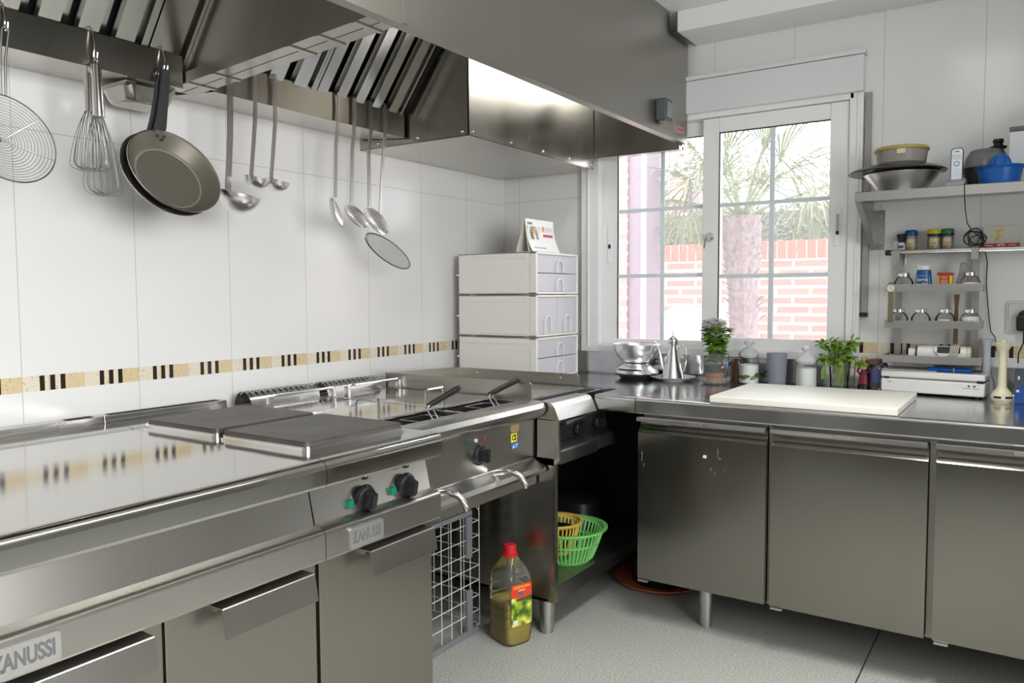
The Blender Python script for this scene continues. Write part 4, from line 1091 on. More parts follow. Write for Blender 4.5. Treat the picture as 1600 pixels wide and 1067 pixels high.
for k in range(210):
    a = random.uniform(0, 2*PI); hh = random.random()**.7; r0 = random.uniform(0, .012+.030*hh); zz = c[2]+.085+hh*.145
    el = random.uniform(-.25, .7); L = random.uniform(.034, .056)
    leaf(b, (PX+.004+r0*math.cos(a), PY+r0*math.sin(a), zz), (math.cos(a)*math.cos(el), math.sin(a)*math.cos(el), math.sin(el)), (0, 0, 1), L*.85, L*.8, .25)
build('leaves', b, LG, t, smooth=60)['kind'] = 'stuff'
b = MB()
for k in range(7):
    a = 2*PI*k/7; b.tube([(PX, PY, c[2]+.072), (PX+.008*math.cos(a), PY+.008*math.sin(a), c[2]+.12), (PX+.02*math.cos(a), PY+.02*math.sin(a), c[2]+.25)], .0022, 6)
build('stems', b, mat('pale_green_stem', (.30, .42, .12), .5), t)
b = MB(); random.seed(5)
for k in range(150):
    u = random.random(); a = random.uniform(0, 2*PI); r = .052*math.sqrt(random.random())
    fx, fy = PX-.004+r*math.cos(a)*1.0, PY+r*math.sin(a); fz = c[2]+.262+random.uniform(-.016, .014)-(r/.052)**2*.014
    if k > 135: fx, fy, fz = PX+random.uniform(-.01, .04), PY-.045, c[2]+random.choice((.15, .20, .21))+random.uniform(-.005, .005)
    for q in range(4):
        aa = a+q*PI/2; leaf(b, (fx, fy, fz), (math.cos(aa), math.sin(aa), .35+random.uniform(-.3, .3)), (0, 0, 1), .014, .011, .1)
build('flowers', b, mat('white_petals', (.86, .87, .84), .6), t, smooth=0, label='small white flowers')['kind'] = 'stuff'
b = MB(); random.seed(8); n = 36; vs = []
levels = ((.020, .046, 0), (.040, .050, .003), (.065, .056, .005), (.085, .058, .006), (.098, .062, .008))
for z, r, j in levels:
    for k in range(n):
        a = 2*PI*k/n; top = .034*math.sin(a+2.6) if z > .09 else .012*math.sin(a+2.6)
        rr_ = r*(1+.07*math.sin(a*9+z*40)+.05*math.sin(a*5-z*70))+random.uniform(-j, j)*.35; vs.append((PX+rr_*math.cos(a), PY+rr_*math.sin(a), c[2]+z+top+random.uniform(-.003, .003)))
b.faces(vs, [(i*n+k, i*n+(k+1) % n, (i+1)*n+(k+1) % n, (i+1)*n+k) for i in range(len(levels)-1) for k in range(n)])
build('wrapping_film', b, mk_clear('crinkled_clear_film', (.94, .95, .97), (.10), .90, 1.25), t, smooth=60, label='crumpled clear wrapping film')
b = MB()
b.quad((PX+.052, PY-.050, c[2]+.075), (PX+.066, PY-.042, c[2]+.082), (PX+.066, PY-.042, c[2]+.092), (PX+.052, PY-.050, c[2]+.085), mi=0)
b.quad((PX+.044, PY-.053, c[2]+.068), (PX+.054, PY-.049, c[2]+.071), (PX+.054, PY-.049, c[2]+.080), (PX+.044, PY-.053, c[2]+.077), mi=1)
build('film_print', b, [mat('blue_print', (.02, .12, .55), .4), mat('orange_print', (.8, .4, .03), .4)], t, smooth=0, label='small blue and orange print on the film')
# dark glass tumbler-like jar behind the plant (brown)
b = MB(); b.lathe([(0, 0), (.026, 0), (.028, .004), (.028, .085), (.022, .098), (.020, .105), (0, .106)], (-1.078, 3.395, .860), 24)
single('brown_jar', b, mat('brown_glass', (.10, .045, .03), .15, coat=.5), 'dark brown jar half hidden behind the flower pot', 'jar', loc=(-1.078, 3.395, .860))
# lidded glass jars
def glass_jar(lab, x, y, R, hb, hl, fill, fm, name='glass_jar', leaves=False):
    c = (x, y, .860); t = thing(name, lab, 'jar', c)
    b = MB(); b.lathe([(0, 0), (R*.92, 0), (R, .006), (R, hb-.020), (R*.93, hb-.010), (R*.90, hb-.004), (R*.94, hb), (R*.90, hb)], c, 40); build('jar_body', b, GLS, t)
    b = MB(); b.lathe([(0, .005), (R*.90, .005), (R*.95, .010), (R*.95, fill), (R*.5, fill+.004), (0, fill+.002)], c, 40); co = build('contents', b, fm, t, label='white contents')
    b = MB(); b.lathe([(R*.86, hb-.006), (R*.86, hb+.002), (R*1.0, hb+.003), (R*1.01, hb+.008), (R*.8, hb+.022), (R*.42, hb+.034), (R*.24, hb+.038), (R*.20, hb+.043), (R*.40, hb+.050), (R*.48, hb+.058), (R*.38, hb+.066), (0, hb+hl)], c, 40)
    build('lid', b, mk_clear('white_glass_lid', (.92, .94, .95), .08, .25, 1.2) if not leaves else mk_clear('clear_glass_lid', (.95, .97, .98), .04, .55, 1.2), t, label='glass lid with round knob')
    if leaves:
        b = MB(); random.seed(2)
        for k in range(9):
            a = -2.7+k*.38; z0 = .860+random.uniform(.006, .026); s_ = random.choice((-1, 1))
            leaf(b, (x+R*.952*math.cos(a), y+R*.952*math.sin(a), z0+.012), (-math.sin(a)*s_, math.cos(a)*s_, random.uniform(-.1, .9)), (math.cos(a), math.sin(a), 0), .034, .017, .35)
        build('herb_leaf', b, leafmat('dark_herb_leaf', (.07, .16, .03), (.14, .26, .06)), co, smooth=60, label='dark green herb leaves against the glass')
    return t
SALT = mat('white_salt', (.86, .86, .84), .7, sub=.1)
glass_jar('lidded glass jar with white contents and dark green herb leaves', -1.022, 3.37, .0435, .120, .071, .082, SALT, leaves=True)
glass_jar('lidded glass jar of white salt, between the grey tumbler and the parsley', -.782, 3.36, .043, .104, .069, .080, SALT)
b = MB(); c = (-.902, 3.365, .860); b.lathe([(0, 0), (.034, 0), (.036, .004), (.038, .05), (.041, .125), (.0415, .137), (.0385, .137), (.038, .12), (.035, .05), (.032, .010), (0, .010)], c, 48)
single('frosted_tumbler', b, mat('frosted_grey_plastic', (.46, .47, .54), .4, trans=.5, ior=1.2), 'tall frosted grey tumbler between the two lidded jars', 'tumbler', loc=c)
# parsley glass
c = (-.655, 3.37, .860); t = thing('parsley_glass', 'drinking glass of water holding a bunch of parsley', 'glass', c)
b = MB(); b.lathe([(0, 0), (.032, 0), (.034, .004), (.0355, .05), (.043, .120), (.0445, .126), (.0428, .126)], c, 40); build('glass_body', b, GLS, t)
pz_ = thing('parsley', 'bunch of green parsley standing in the glass', 'parsley', (c[0], c[1], .872))
LP = leafmat('parsley_leaf', (.12, .26, .02), (.26, .44, .06)); random.seed(21)
bs = MB(); bl = MB()
for k in range(26):
    a = random.uniform(0, 2*PI); sp_ = random.uniform(.02, .085) if k < 20 else random.uniform(.08, .10); h = random.uniform(.10, .195) if k < 20 else random.uniform(.10, .14)
    p0 = Vector((c[0]+random.uniform(-.015, .015), c[1]+random.uniform(-.015, .015), .874)); p1 = p0+Vector((math.cos(a)*sp_*.25, math.sin(a)*sp_*.25, h*.6)); p2 = Vector((c[0]+math.cos(a)*sp_, min(c[1]+math.sin(a)*sp_*.6, 3.43), .874+h))
    bs.tube([p0, p1, p2], .0012, 5)
    for q in range(13):
        dd = Vector((random.gauss(0, 1), random.gauss(0, 1), random.gauss(.1, .6))).normalized(); pp_ = p2.lerp(p1, random.uniform(0, .35))
        if pp_.y+dd.y*.03 > 3.435: dd.y = -abs(dd.y)
        leaf(bl, pp_+dd*.004, dd, (random.gauss(0, .4), random.gauss(0, .4), 1), random.uniform(.018, .030), random.uniform(.012, .02), .2)
for q in range(12):
    leaf(bl, (c[0]-.052, c[1]-.03, .955-q*.0035), (random.uniform(-.7, .7), -.3, -1), (0, -1, .2), .02, .012, .1)
bs.tube([(c[0]-.03, c[1]-.01, .99), (c[0]-.05, c[1]-.028, .98), (c[0]-.053, c[1]-.03, .955)], .0012, 5)
bs.tube([(c[0]-.02, c[1], 1.0), (c[0]-.045, c[1]-.02, 1.06), (c[0]-.062, c[1]-.02, 1.085)], .001, 5)
build('stems', bs, mat('parsley_stem', (.36, .48, .12), .5), pz_); build('leaves', bl, LP, pz_, smooth=60)['kind'] = 'stuff'
# small figure bottle and bag behind the board
t = thing('figurine', 'small dark red figurine with pale head, right of the parsley', 'figurine', (-.568, 3.40, .860))
x, y = -.568, 3.40
b = MB(); b.lathe([(0, 0), (.024, 0), (.024, .018), (.018, .022), (0, .022)], (x, y, .860), 24); build('base', b, BLACK, t)
b = MB(); b.lathe([(0, .022), (.020, .022), (.018, .05), (.011, .078), (.016, .095), (.013, .108), (.006, .112), (0, .112)], (x, y, .860), 24, mtx=Matrix.Diagonal((1, .7, 1, 1))); b.tube([(x-.014, y, .962), (x-.022, y-.006, .935), (x-.010, y-.014, .918)], [.006, .005, .004], 8); b.tube([(x+.014, y, .962), (x+.020, y-.006, .938), (x+.006, y-.014, .925)], [.006, .005, .004], 8)
build('robe', b, mat('wine_red_paint', (.20, .02, .05), .4), t, label='wine red robe')
b = MB(); b.ball((x, y, .982), .012, 10, sc=(1, 1, 1.2)); b.ball((x, y-.012, .950), .012, 8, sc=(1.2, .6, .8)); build('head', b, mat('pale_gold_paint', (.50, .42, .22), .5), t, label='pale gold head and collar')
t = thing('lidded_jar', 'dark glass jar with brown lid and blue label, beside the white heat sealer', 'jar', (-.515, 3.385, .860)); x, y = -.515, 3.385
b = MB(); b.lathe([(0, 0), (.026, 0), (.028, .006), (.029, .085), (.024, .100), (.022, .106), (0, .106)], (x, y, .860), 28); build('jar_body', b, mat('dark_glass', (.05, .06, .07), .12, coat=.6), t)
b = MB(); b.lathe([(0, .104), (.027, .106), (.030, .112), (.030, .124), (.025, .127), (0, .127)], (x, y, .860), 28, mtx=Matrix.Rotation(-.12, 4, 'Y')); build('lid', b, mat('brown_lid', (.14, .06, .045), .4), t, label='brown lid')
b = MB(); b.lathe([(.0292, .035), (.0296, .036), (.0298, .085), (.0294, .086)], (x, y, .860), 20, a0=-2.3, a1=-.9); build('jar_label', b, mat('dark_blue_paper', (.06, .08, .20), .5), t, label='blue label')
# cutting board
t = MB(); t.box(-.962, -.352, 2.712, 3.19, .8605, .885, .005, seg=3)
bd = single('cutting_board', t, mat('white_board_plastic', (.78, .765, .69), .42, sub=.05), 'large white plastic cutting board on the worktop', 'cutting board', loc=(-.66, 2.95, .8605))
# the board is slightly skewed
# heat sealer
t = thing('heat_sealer', 'long white vacuum heat sealer at the back of the worktop', 'heat sealer', (-.315, 3.362, .860), rotz=-.10)
b = MB(); b.box(-.176, .176, -.055, .055, .008, .060, .008, seg=3); build('body', b, WHITE, t, world=False)
b = MB(); b.box(-.176, .176, -.055, .055, .064, .090, .007, seg=3); build('lid', b, WHITE, t, world=False)
b = MB(); b.box(-.172, .172, -.050, .052, .058, .066); build('seam', b, ST_dark, t, world=False, label='dark seam')
b = MB(); b.box(-.165, -.145, -.053, -.04, .058, .067, .001); build('catch', b, BLACK, t, world=False)
b = MB(); b.box(.150, .172, -.0555, -.04, .058, .067, .001); build('catch', b, BLACK, t, world=False)
for x, cc, nme in ((.125, (.03, .10, .06), 'green_lamp_dark'), (.143, (.10, .02, .02), 'red_lamp_dark')):
    b = MB(); b.cyl((x, -.055, .047), (x, -.0575, .047), .0035, n=12); build('indicator_lamp', b, mat(nme, cc, .3), t, world=False)
b = MB(); b.box(-.150, -.136, -.0556, -.0549, .046, .049); b.box(.105, .132, -.0556, -.0549, .037, .039); b.box(.137, .158, -.0556, -.0549, .037, .039); build('small_print', b, mat('grey_ink', (.3, .3, .3)), t, world=False)
for x in (-.15, .15):
    b = MB(); b.cyl((x, -.03, 0), (x, -.03, .01), .008, n=12); b.cyl((x, .03, 0), (x, .03, .01), .008, n=12); build('foot', b, BLACK, t, world=False)
pp2 = MB(); pp2.box(-.49, -.300, 3.325, 3.41, .9515, .9535, 0); q_ = single('paper_sheets', pp2, PAPER, 'loose white papers lying on the heat sealer', 'paper', loc=(-.39, 3.37, .9515), rotz=-.10)
b = MB(); b.cyl((-.335, 3.342, .9595), (-.19, 3.325, .9595), .0085, n=20); w_ = thing('blue_pen_case', 'shiny blue tube with yellow ring lying on the heat sealer', 'tube', (-.27, 3.355, .957)); build('tube', b, mat('metallic_blue', (.01, .13, .52), .25, .3), w_)
b = MB(); b.cyl((-.248, 3.3318, .9595), (-.245, 3.3314, .9595), .0092, n=20); build('ring', b, YEL, w_, label='yellow ring')
# stick blender shaft and bluish one behind
c = (-.092, 3.26, .860)
t = thing('blender_shaft', 'cream blender shaft standing upright with slotted bell foot', 'blender attachment', c)
b = MB(); b.lathe([(0, .004), (.027, .004), (.033, .010), (.034, .020), (.030, .034), (.020, .046), (.0145, .054), (.0135, .07), (.0125, .165), (.014, .180), (.020, .190), (.028, .205), (.030, .210), (.022, .212), (.010, .212), (.009, .220), (0, .220)], c, 40); build('shaft', b, mat('aged_cream_plastic', (.74, .69, .50), .4, sub=.05), t)
b = MB()
for a0 in (-2.35, -1.25, -.2): b.lathe([(.0345, .016), (.0347, .0165), (.0340, .0235), (.0335, .0235)], c, 10, a0=a0, a1=a0+.75)
build('slot', b, BLACK, t, label='dark slots')
b = MB(); b.lathe([(0, 0), (.026, 0), (.026, .004), (0, .004)], c, 24); build('foot_ring', b, mat('aged_cream_plastic', (1,1,1)), t)
c = (-.150, 3.42, .860)
b = MB(); b.lathe([(0, 0), (.030, 0), (.032, .01), (.028, .05), (.016, .085), (.014, .18), (.022, .21), (.024, .214), (0, .214)], c, 36)
single('blender_shaft', b, mat('blue_grey_plastic', (.55, .60, .63), .35), 'bluish grey blender shaft standing against the backsplash', 'blender attachment', loc=c)
# blue carton at the right edge
t = thing('blue_carton', 'dark and blue carton at the right end of the worktop', 'carton', (-.02, 3.30, .860))
b = MB(); b.box(-.055, .05, 3.24, 3.36, .860, .975, .002); build('box', b, mat('dark_navy_card', (.05, .07, .09), .5), t)
b = MB(); b.prism([(-.054, .862), (.05, .862), (.05, .915), (-.03, .925), (-.054, .900)], 'y', 3.2388, 3.2398); build('blue_panel', b, mat('blue_card', (.01, .07, .30), .4), t, label='blue printed panel')
b = MB(); b.box(-.046, -.040, 3.2380, 3.2388, .945, .957); b.cyl((-.045, 3.2388, .905), (-.045, 3.2378, .905), .005, n=10); build('print', b, mat('pale_blue_print', (.6, .7, .85)), t)

# ================================================================ wall shelf and what stands on it
SX0 = -.560
t = thing('wall_shelf', 'long stainless wall shelf at the upper right on triangular brackets', 'shelf', (0, 3.3, 1.6))
b = MB(); b.prism([(3.085, 1.578), (3.085, 1.610), (3.088, 1.612), (3.478, 1.612), (3.478, 1.609), (3.089, 1.609), (3.088, 1.578)], 'x', SX0, 1.2); b.box(SX0, SX0+.003, 3.088, 3.478, 1.578, 1.612)
build('board', b, steel('shelf_steel', (.50, .495, .475), .25, .36), t)
for x in (SX0, .95):
    b = MB(); b.prism([(3.10, 1.578), (3.478, 1.578), (3.478, 1.42), (3.455, 1.42)], 'x', x+.006, x+.009); b.box(x+.006, x+.045, 3.474, 3.478, 1.42, 1.578)
    b.prism([(3.10, 1.578), (3.10, 1.574), (3.455, 1.42), (3.459, 1.42)], 'x', x, x+.02)
    build('bracket', b, steel('bracket_steel', (.40, .39, .37), .3, .4), t)
    for z in (1.45, 1.50, 1.555):
        b = MB(); b.ball((x+.033, 3.474, z), .004, 5); build('bolt', b, ST_bright, t)
# bowls and lids
def sh(z): return 1.6122+z
c = (-.430, 3.27, sh(0))
b = MB(); b.lathe([(0, 0), (.070, 0), (.074, .002), (.128, .072), (.132, .074), (.128, .076), (.120, .070), (.072, .006), (0, .004)], c, 56)
single('mixing_bowl', b, steel('bowl_steel', (1,1,1)), 'wide steel bowl on the wall shelf, under the black platter', 'bowl', loc=c)
c2 = (-.447, 3.26, sh(.0775))
b = MB(); b.lathe([(0, 0), (.12, 0), (.150, .004), (.165, .002), (.167, .005), (.150, .016), (.11, .026), (.08, .029), (0, .030)], c2, 64)
single('black_platter', b, mat('glossy_black_platter', (.016, .017, .02), .22), 'large round black platter covering the steel bowl', 'platter', loc=c2)
c3 = (-.432, 3.26, sh(.108))
t = thing('food_container', 'clear round food container with mustard lid on the black platter', 'container', c3)
b = MB(); b.lathe([(0, 0), (.076, 0), (.082, .005), (.088, .050), (.085, .050), (.078, .006), (0, .003)], c3, 48); build('tub', b, mat('cloudy_plastic', (.60, .54, .52), .3, trans=.5, ior=1.2), t)
b = MB(); b.lathe([(0, .004), (.07, .004), (.074, .035), (.04, .043), (0, .040)], (c3[0]+.01, c3[1], c3[2]), 32); build('contents', b, mat('brown_food', (.14, .07, .035), .6), t, label='brown contents')
b = MB(); b.lathe([(.090, .048), (.093, .050), (.093, .058), (.088, .062), (0, .060)], c3, 48); build('lid', b, mat('mustard_lid', (.42, .33, .09), .4), t, label='mustard yellow lid')
b = MB(); a0 = -1.62; b.lathe([(.0875, .030), (.0885, .0305), (.0900, .049), (.0890, .049)], c3, 6, a0=a0, a1=a0+.32); build('paper_label', b, mat('cream_paper', (.65, .60, .40), .5), t, label='small cream label')
# cordless phone
ph = thing('cordless_phone', 'silver cordless phone standing in its charging base on the shelf', 'telephone', (-.242, 3.13, sh(0)))
b = MB(); b.prism([(3.10, sh(0)), (3.20, sh(0)), (3.20, sh(.012)), (3.175, sh(.026)), (3.12, sh(.026)), (3.10, sh(.012))], 'x', -.270, -.214); build('charging_base', b, mat('grey_phone_base', (.28, .29, .31), .4), ph, label='grey charging base')
b = MB(); pr = rrect(.038, .118, .010, 4)
M = facing((-.2420, 3.135, sh(.073)), (1, 0, 0), (0, .16, 1))
b.prism(pr, 'z', -.011, .009); b.b.transform(M); hs = build('handset', b, mat('dark_phone_case', (.05, .055, .07), .3), ph)
b = MB(); b.prism(rrect(.032, .110, .008, 4), 'z', .009, .0105); b.b.transform(M); fc = build('front_cover', b, mat('silver_phone_front', (.42, .46, .52), .3, .5), hs, label='silver front')
b = MB(); b.prism([(x_*1, y_+.026) for x_, y_ in rrect(.025, .017, .002, 2)], 'z', .0105, .0112); b.b.transform(M); build('screen', b, mat('lcd_grey', (.50, .56, .52), .3), fc, label='pale display')
b = MB(); b.tube([M @ Vector((.008*math.cos(a), .003+.008*math.sin(a), .0108)) for a in [i*PI/8 for i in range(16)]], .0011, 6, True); build('navigation_ring', b, mat('dark_phone_case', (1,1,1)), fc)
b = MB(); b.box(-.007, .007, .044, .047, .0103, .0108, 0); b.b.transform(M); build('earpiece', b, BLACK, fc)
for r_ in range(4):
    for q in range(3):
        b = MB(); b.box(-.0125+q*.0090, -.0055+q*.0090, -.016-r_*.0085, -.0115-r_*.0085, .0105, .0118, .0006); b.b.transform(M); build('key', b, mat('pale_keys', (.66, .69, .72), .4), fc)
# cable from the phone base
b = MB(); cp_ = [(-.215, 3.20, sh(.004)), (-.214, 3.092, sh(.004)), (-.2135, 3.080, sh(-.01)), (-.213, 3.082, 1.575), (-.212, 3.12, 1.53), (-.210, 3.2, 1.49), (-.205, 3.34, 1.475), (-.205, 3.40, 1.476)]
random.seed(4); tt = 0
for i in range(90):
    a = i*.36; cx_ = -.196+.004*math.sin(i*.21); cz_ = 1.447+.010*math.sin(i*.13)
    r_ = .018+.014*abs(math.sin(i*.31)); cp_.append((cx_+r_*math.cos(a)*(1+.3*math.sin(i*.11)), 3.405+.008*math.sin(i*.7), cz_+r_*1.0*math.sin(a)))
cp_ += [(-.172, 3.41, 1.42), (-.166, 3.44, 1.405), (-.158, 3.465, 1.36), (-.160, 3.468, 1.28), (-.152, 3.468, 1.20), (-.146, 3.468, 1.14), (-.140, 3.465, 1.10), (-.125, 3.45, 1.08), (-.120, 3.44, 1.03)]
b.tube(cp_, .0019, 6)
single('phone_cable', b, BLACK, 'thin dark phone cable with a tangled bundle hanging from the shelf', 'cable', loc=(-.2, 3.4, 1.447))
# food processor bowl
c = (-.165, 3.33, sh(0))
t = thing('food_processor', 'dark food processor bowl with smoky domed lid behind the blue juicer', 'food processor', c)
b = MB(); b.lathe([(0, 0), (.060, 0), (.066, .01), (.072, .075), (.074, .080), (0, .080)], c, 48)
build('base', b, mat('ribbed_black', (.012, .012, .013), .4), t)
b = MB(); b.lathe([(.072, .080), (.074, .083), (.066, .118), (.052, .142), (.046, .146), (.0, .147), ], c, 48); build('dome', b, mk_clear('smoky_plastic', (.42, .42, .42), .08, .8), t, label='smoky transparent dome')
b = MB(); b.lathe([(0, .147), (.026, .147), (.028, .154), (.016, .157), (.014, .165), (.018, .170), (.016, .180), (0, .182)], (c[0]+.035, c[1], c[2]), 12); build('knob', b, BLACK, t, label='black knob')
# juicer
c = (-.118, 3.20, sh(0))
t = thing('citrus_juicer', 'bright blue plastic citrus juicer on the shelf', 'juicer', c)
BL = mat('bright_blue_plastic', (.01, .11, .42), .35)
b = MB(); b.lathe([(0, 0), (.054, 0), (.060, .008), (.068, .055), (.0735, .060), (.075, .066), (.070, .067), (.060, .062), (.055, .058), (0, .058)], c, 56); build('bowl', b, BL, t)
n = 96; vs = []; levels = 12
for i in range(levels+1):
    q = i/levels*PI/2
    for k in range(n):
        a = 2*PI*k/n; r = .034*math.cos(q)**.8*(1+.07*math.cos(a*10)) if i < levels else .0005
        vs.append((c[0]+r*math.cos(a), c[1]+r*math.sin(a), c[2]+.058+.052*math.sin(q)))
b = MB(); b.faces(vs, [(i*n+k, i*n+(k+1) % n, (i+1)*n+(k+1) % n, (i+1)*n+k) for i in range(levels) for k in range(n)]+[tuple(range(levels*n, (levels+1)*n))]); build('reamer', b, BL, t, smooth=50)
b = MB(); b.box(c[0]+.070, c[0]+.105, c[1]-.012, c[1]+.012, sh(.052), sh(.062), .003); build('grip', b, BL, t)
b = MB(); b.box(c[0]-.034, c[0]-.006, c[1]-.078, c[1]-.066, sh(.0645), sh(.0675), .001); build('spout_slot', b, mat('dark_blue_slot', (.003, .03, .14), .4), t)
# silver appliance at the right end
t = thing('kitchen_appliance', 'silver-framed appliance at the right end of the wall shelf', 'appliance', (.08, 3.3, sh(0)))
b = MB(); x0, x1, y0, y1, z0, z1 = -.095, .30, 3.255, 3.46, sh(0), sh(.205)
b.box(x0, x1, y0+.01, y1, z0, z1-.0, .004); build('case', b, mat('appliance_grey', (.40, .40, .40), .4), t)
b = MB(); b.box(x0, x0+.046, y0, y0+.01, z0, z1-.016, .002); b.box(x0+.046, x1, y0, y0+.01, z1-.055, z1-.016, .002); b.box(x0+.046, x1, y0, y0+.01, z0, z0+.03, .002); build('front_frame', b, mat('silver_plastic', (.60, .62, .66), .3, .2), t, label='silver front frame')
b = MB(); b.box(x0, x1, y0-.002, y0+.01, z1-.016, z1+.001, .002); build('top_trim', b, mat('charcoal_trim', (.12, .12, .13), .4), t, label='charcoal top trim')
b = MB(); b.lathe([(.078, 0), (.080, .004), (.060, .055), (.03, .075), (0, .080)], (.03, 3.35, z1+.0015), 40)
single('domed_lid', b, mk_clear('grey_translucent', (.5, .5, .5), .2, .6), 'grey translucent dome on top of the silver appliance', 'lid', loc=(.03, 3.35, z1+.0015))

# ================================================================ rail, hanging rack and jars
t = thing('wall_rail', 'round steel rail fixed along the wall under the shelf', 'rail', (0, 3.4, 1.41))
b = MB(); b.cyl((-.490, 3.375, 1.404), (1.1, 3.375, 1.404), .0095, n=20); b.box(-.478, 1.1, 3.385, 3.478, 1.410, 1.413); build('bar', b, ST, t)
b = MB(); b.box(-.496, -.474, 3.362, 3.388, 1.392, 1.414, .004); build('end_cap', b, BLACK, t)
b = MB(); b.box(-.480, -.435, 3.468, 3.478, 1.355, 1.455, .002); build('wall_plate', b, ST, t)
for z in (1.378, 1.436):
    b = MB(); b.cyl((-.465, 3.468, z), (-.465, 3.464, z), .0045, n=12); build('bolt', b, ST_dark, t)
t = thing('hanging_spice_rack', 'three-tier steel spice rack hanging from the wall rail', 'spice rack', (-.31, 3.38, 1.2))
RS = steel('rack_steel', (.46, .45, .43), .28, .38)
for x in (-.455, -.193):
    b = MB(); b.box(x-.012, x+.012, 3.448, 3.451, .985, 1.405); b.box(x-.012, x+.012, 3.358, 3.361, 1.37, 1.412); b.box(x-.012, x+.012, 3.358, 3.451, 1.4135, 1.416); build('hanger_strap', b, RS, t)
for z0, x0, x1 in ((1.252, -.478, -.164), (1.116, -.481, -.163), (.984, -.485, -.160)):
    b = MB(); b.box(x0, x1, 3.292, 3.448, z0, z0+.002); b.box(x0, x1, 3.290, 3.2925, z0, z0+.027, .0008); b.box(x0, x0+.002, 3.292, 3.448, z0, z0+.027); b.box(x1-.002, x1, 3.292, 3.448, z0, z0+.027)
    build('tray', b, RS, t)
def spice_jar(lab, x, y, z, fill=0., col=None, tag_=None):
    c = (x, y, z); t = thing('spice_jar', lab, 'jar', c, group='round glass spice jars on the rack'); R = .034
    b = MB(); b.lathe([(0, 0), (.020, 0), (.026, .005), (.0335, .022), (.0335, .034), (.026, .048), (.0195, .053), (.0195, .058)], c, 36); build('jar_body', b, GLS, t)
    b = MB(); b.lathe([(.0205, .054), (.0215, .055), (.0215, .066), (.020, .068), (0, .068)], c, 32); build('cap', b, ST_bright, t, label='shiny metal cap')
    if fill:
        b = MB(); pr = [(0, .0045), (.019, .0045), (.024, .008)]; 
        for q in range(6):
            zz = .008+(fill-.008)*(q+1)/6; rr_ = .024+(.0315-.024)*min(1, (zz-.008)/.014) if zz < .034 else .0315-(zz-.034)*.45; pr.append((rr_, zz))
        pr.append((0, fill+.002)); b.lathe(pr, c, 32); build('spice', b, mat('spice_'+lab.split()[0]+str(int(fill*1000)), col, .7), t)
    if tag_:
        b = MB(); a0 = -1.57-.55; zt = .024
        b.lathe([(.0338, zt-.006), (.0341, zt-.0055), (.0341, zt+.0055), (.0338, zt+.006)], c, 12, a0=a0, a1=a0+1.1); g = build('jar_label', b, mat('cream_paper', (1,1,1)) if tag_ == '-' else PAPER, t)
        if tag_ != '-': text(tag_, .010, facing((x, y-.0345, z+zt), (1, 0, 0), (0, 0, 1)), BLACK, g, ext=.0002, sx=.7)
z2 = 1.2545
spice_jar('empty round glass spice jar, left end of the upper rack tray', -.425, 3.345, z2)
spice_jar('round glass spice jar half full of white powder, right end of the upper tray', -.205, 3.345, z2, .030, (.80, .79, .74), 'azucar')
z3 = 1.1185
spice_jar('empty round glass spice jar beside the wristwatch, left end of the middle tray', -.440, 3.345, z3)
spice_jar('empty round glass spice jar, second from the left on the middle tray', -.364, 3.345, z3)
spice_jar('round glass spice jar with brown spice and white label, third on the middle tray', -.282, 3.345, z3, .014, (.25, .15, .07), 'pimienta molida')
spice_jar('round glass spice jar full of white salt, right end of the middle tray', -.201, 3.345, z3, .040, (.82, .81, .78), 'AZUCAR')
# salt bottle with blue sleeve
c = (-.357, 3.345, z2); t = thing('salt_bottle', 'blue plastic bottle with white cap on the upper rack tray', 'bottle', c)
BB = mat('blue_bottle_plastic', (.015, .10, .30), .3)
b = MB(); b.lathe([(0, 0), (.030, 0), (.0305, .004), (.0245, .076), (.022, .079), (0, .080)], c, 36, mtx=Matrix.Diagonal((1, .8, 1, 1))); bb_ = build('bottle_body', b, BB, t)
b = MB(); b.lathe([(.0225, .0795), (.0225, .090), (.020, .095), (0, .096)], c, 36, mtx=Matrix.Diagonal((1, .8, 1, 1))); b.box(c[0]-.022, c[0]-.014, c[1]-.012, c[1]-.004, z2+.090, z2+.099, .002); build('cap', b, WHITE, t)
text('torres', .017, facing((c[0]-.001, c[1]-.0235, z2+.042), (1, 0, 0), (0, .09, 1)), WHITE, bb_, ext=.001, sx=.85, bold=.0003)
text('mu\u00f1oz', .017, facing((c[0]-.001, c[1]-.0250, z2+.024), (1, 0, 0), (0, .09, 1)), WHITE, bb_, ext=.001, sx=.85, bold=.0003)
b = MB(); b.tube([(c[0]-.022, c[1]-.0222, z2+.012), (c[0]-.020, c[1]-.0205, z2+.053), (c[0]-.016, c[1]-.0205, z2+.057), (c[0]+.016, c[1]-.0205, z2+.057), (c[0]+.021, c[1]-.0200, z2+.053), (c[0]+.023, c[1]-.0215, z2+.012)], .0006, 5); build('frame_line', b, WHITE, bb_)
# paprika tin
t = thing('spice_tin', 'small red and yellow spice tin with red lid on the upper rack tray', 'tin', (-.285, 3.345, z2))
b = MB(); b.box(-.308, -.262, 3.328, 3.362, z2, z2+.058, .002); tb = build('tin_body', b, YEL, t)
b = MB(); b.box(-.311, -.259, 3.325, 3.365, z2+.056, z2+.068, .003); build('lid', b, mat('red_tin_lid', (.42, .03, .02), .35), t, label='red lid')
b = MB(); b.box(-.304, -.270, 3.3268, 3.3275, z2+.003, z2+.055); pn = build('label_panel', b, mat('red_tin_panel', (.50, .05, .03), .4), tb, label='red label panel')
b = MB()
for k, (w_, zz) in enumerate(((.022, .050), (.016, .045), (.024, .038), (.020, .033), (.026, .028))): b.box(-.287-w_/2, -.287+w_/2, 3.3264, 3.3268, z2+zz-.0008, z2+zz+.0008)
b.box(-.300, -.276, 3.3264, 3.3268, z2+.004, z2+.013); build('tin_print', b, mat('cream_print', (.8, .72, .5)), tb)
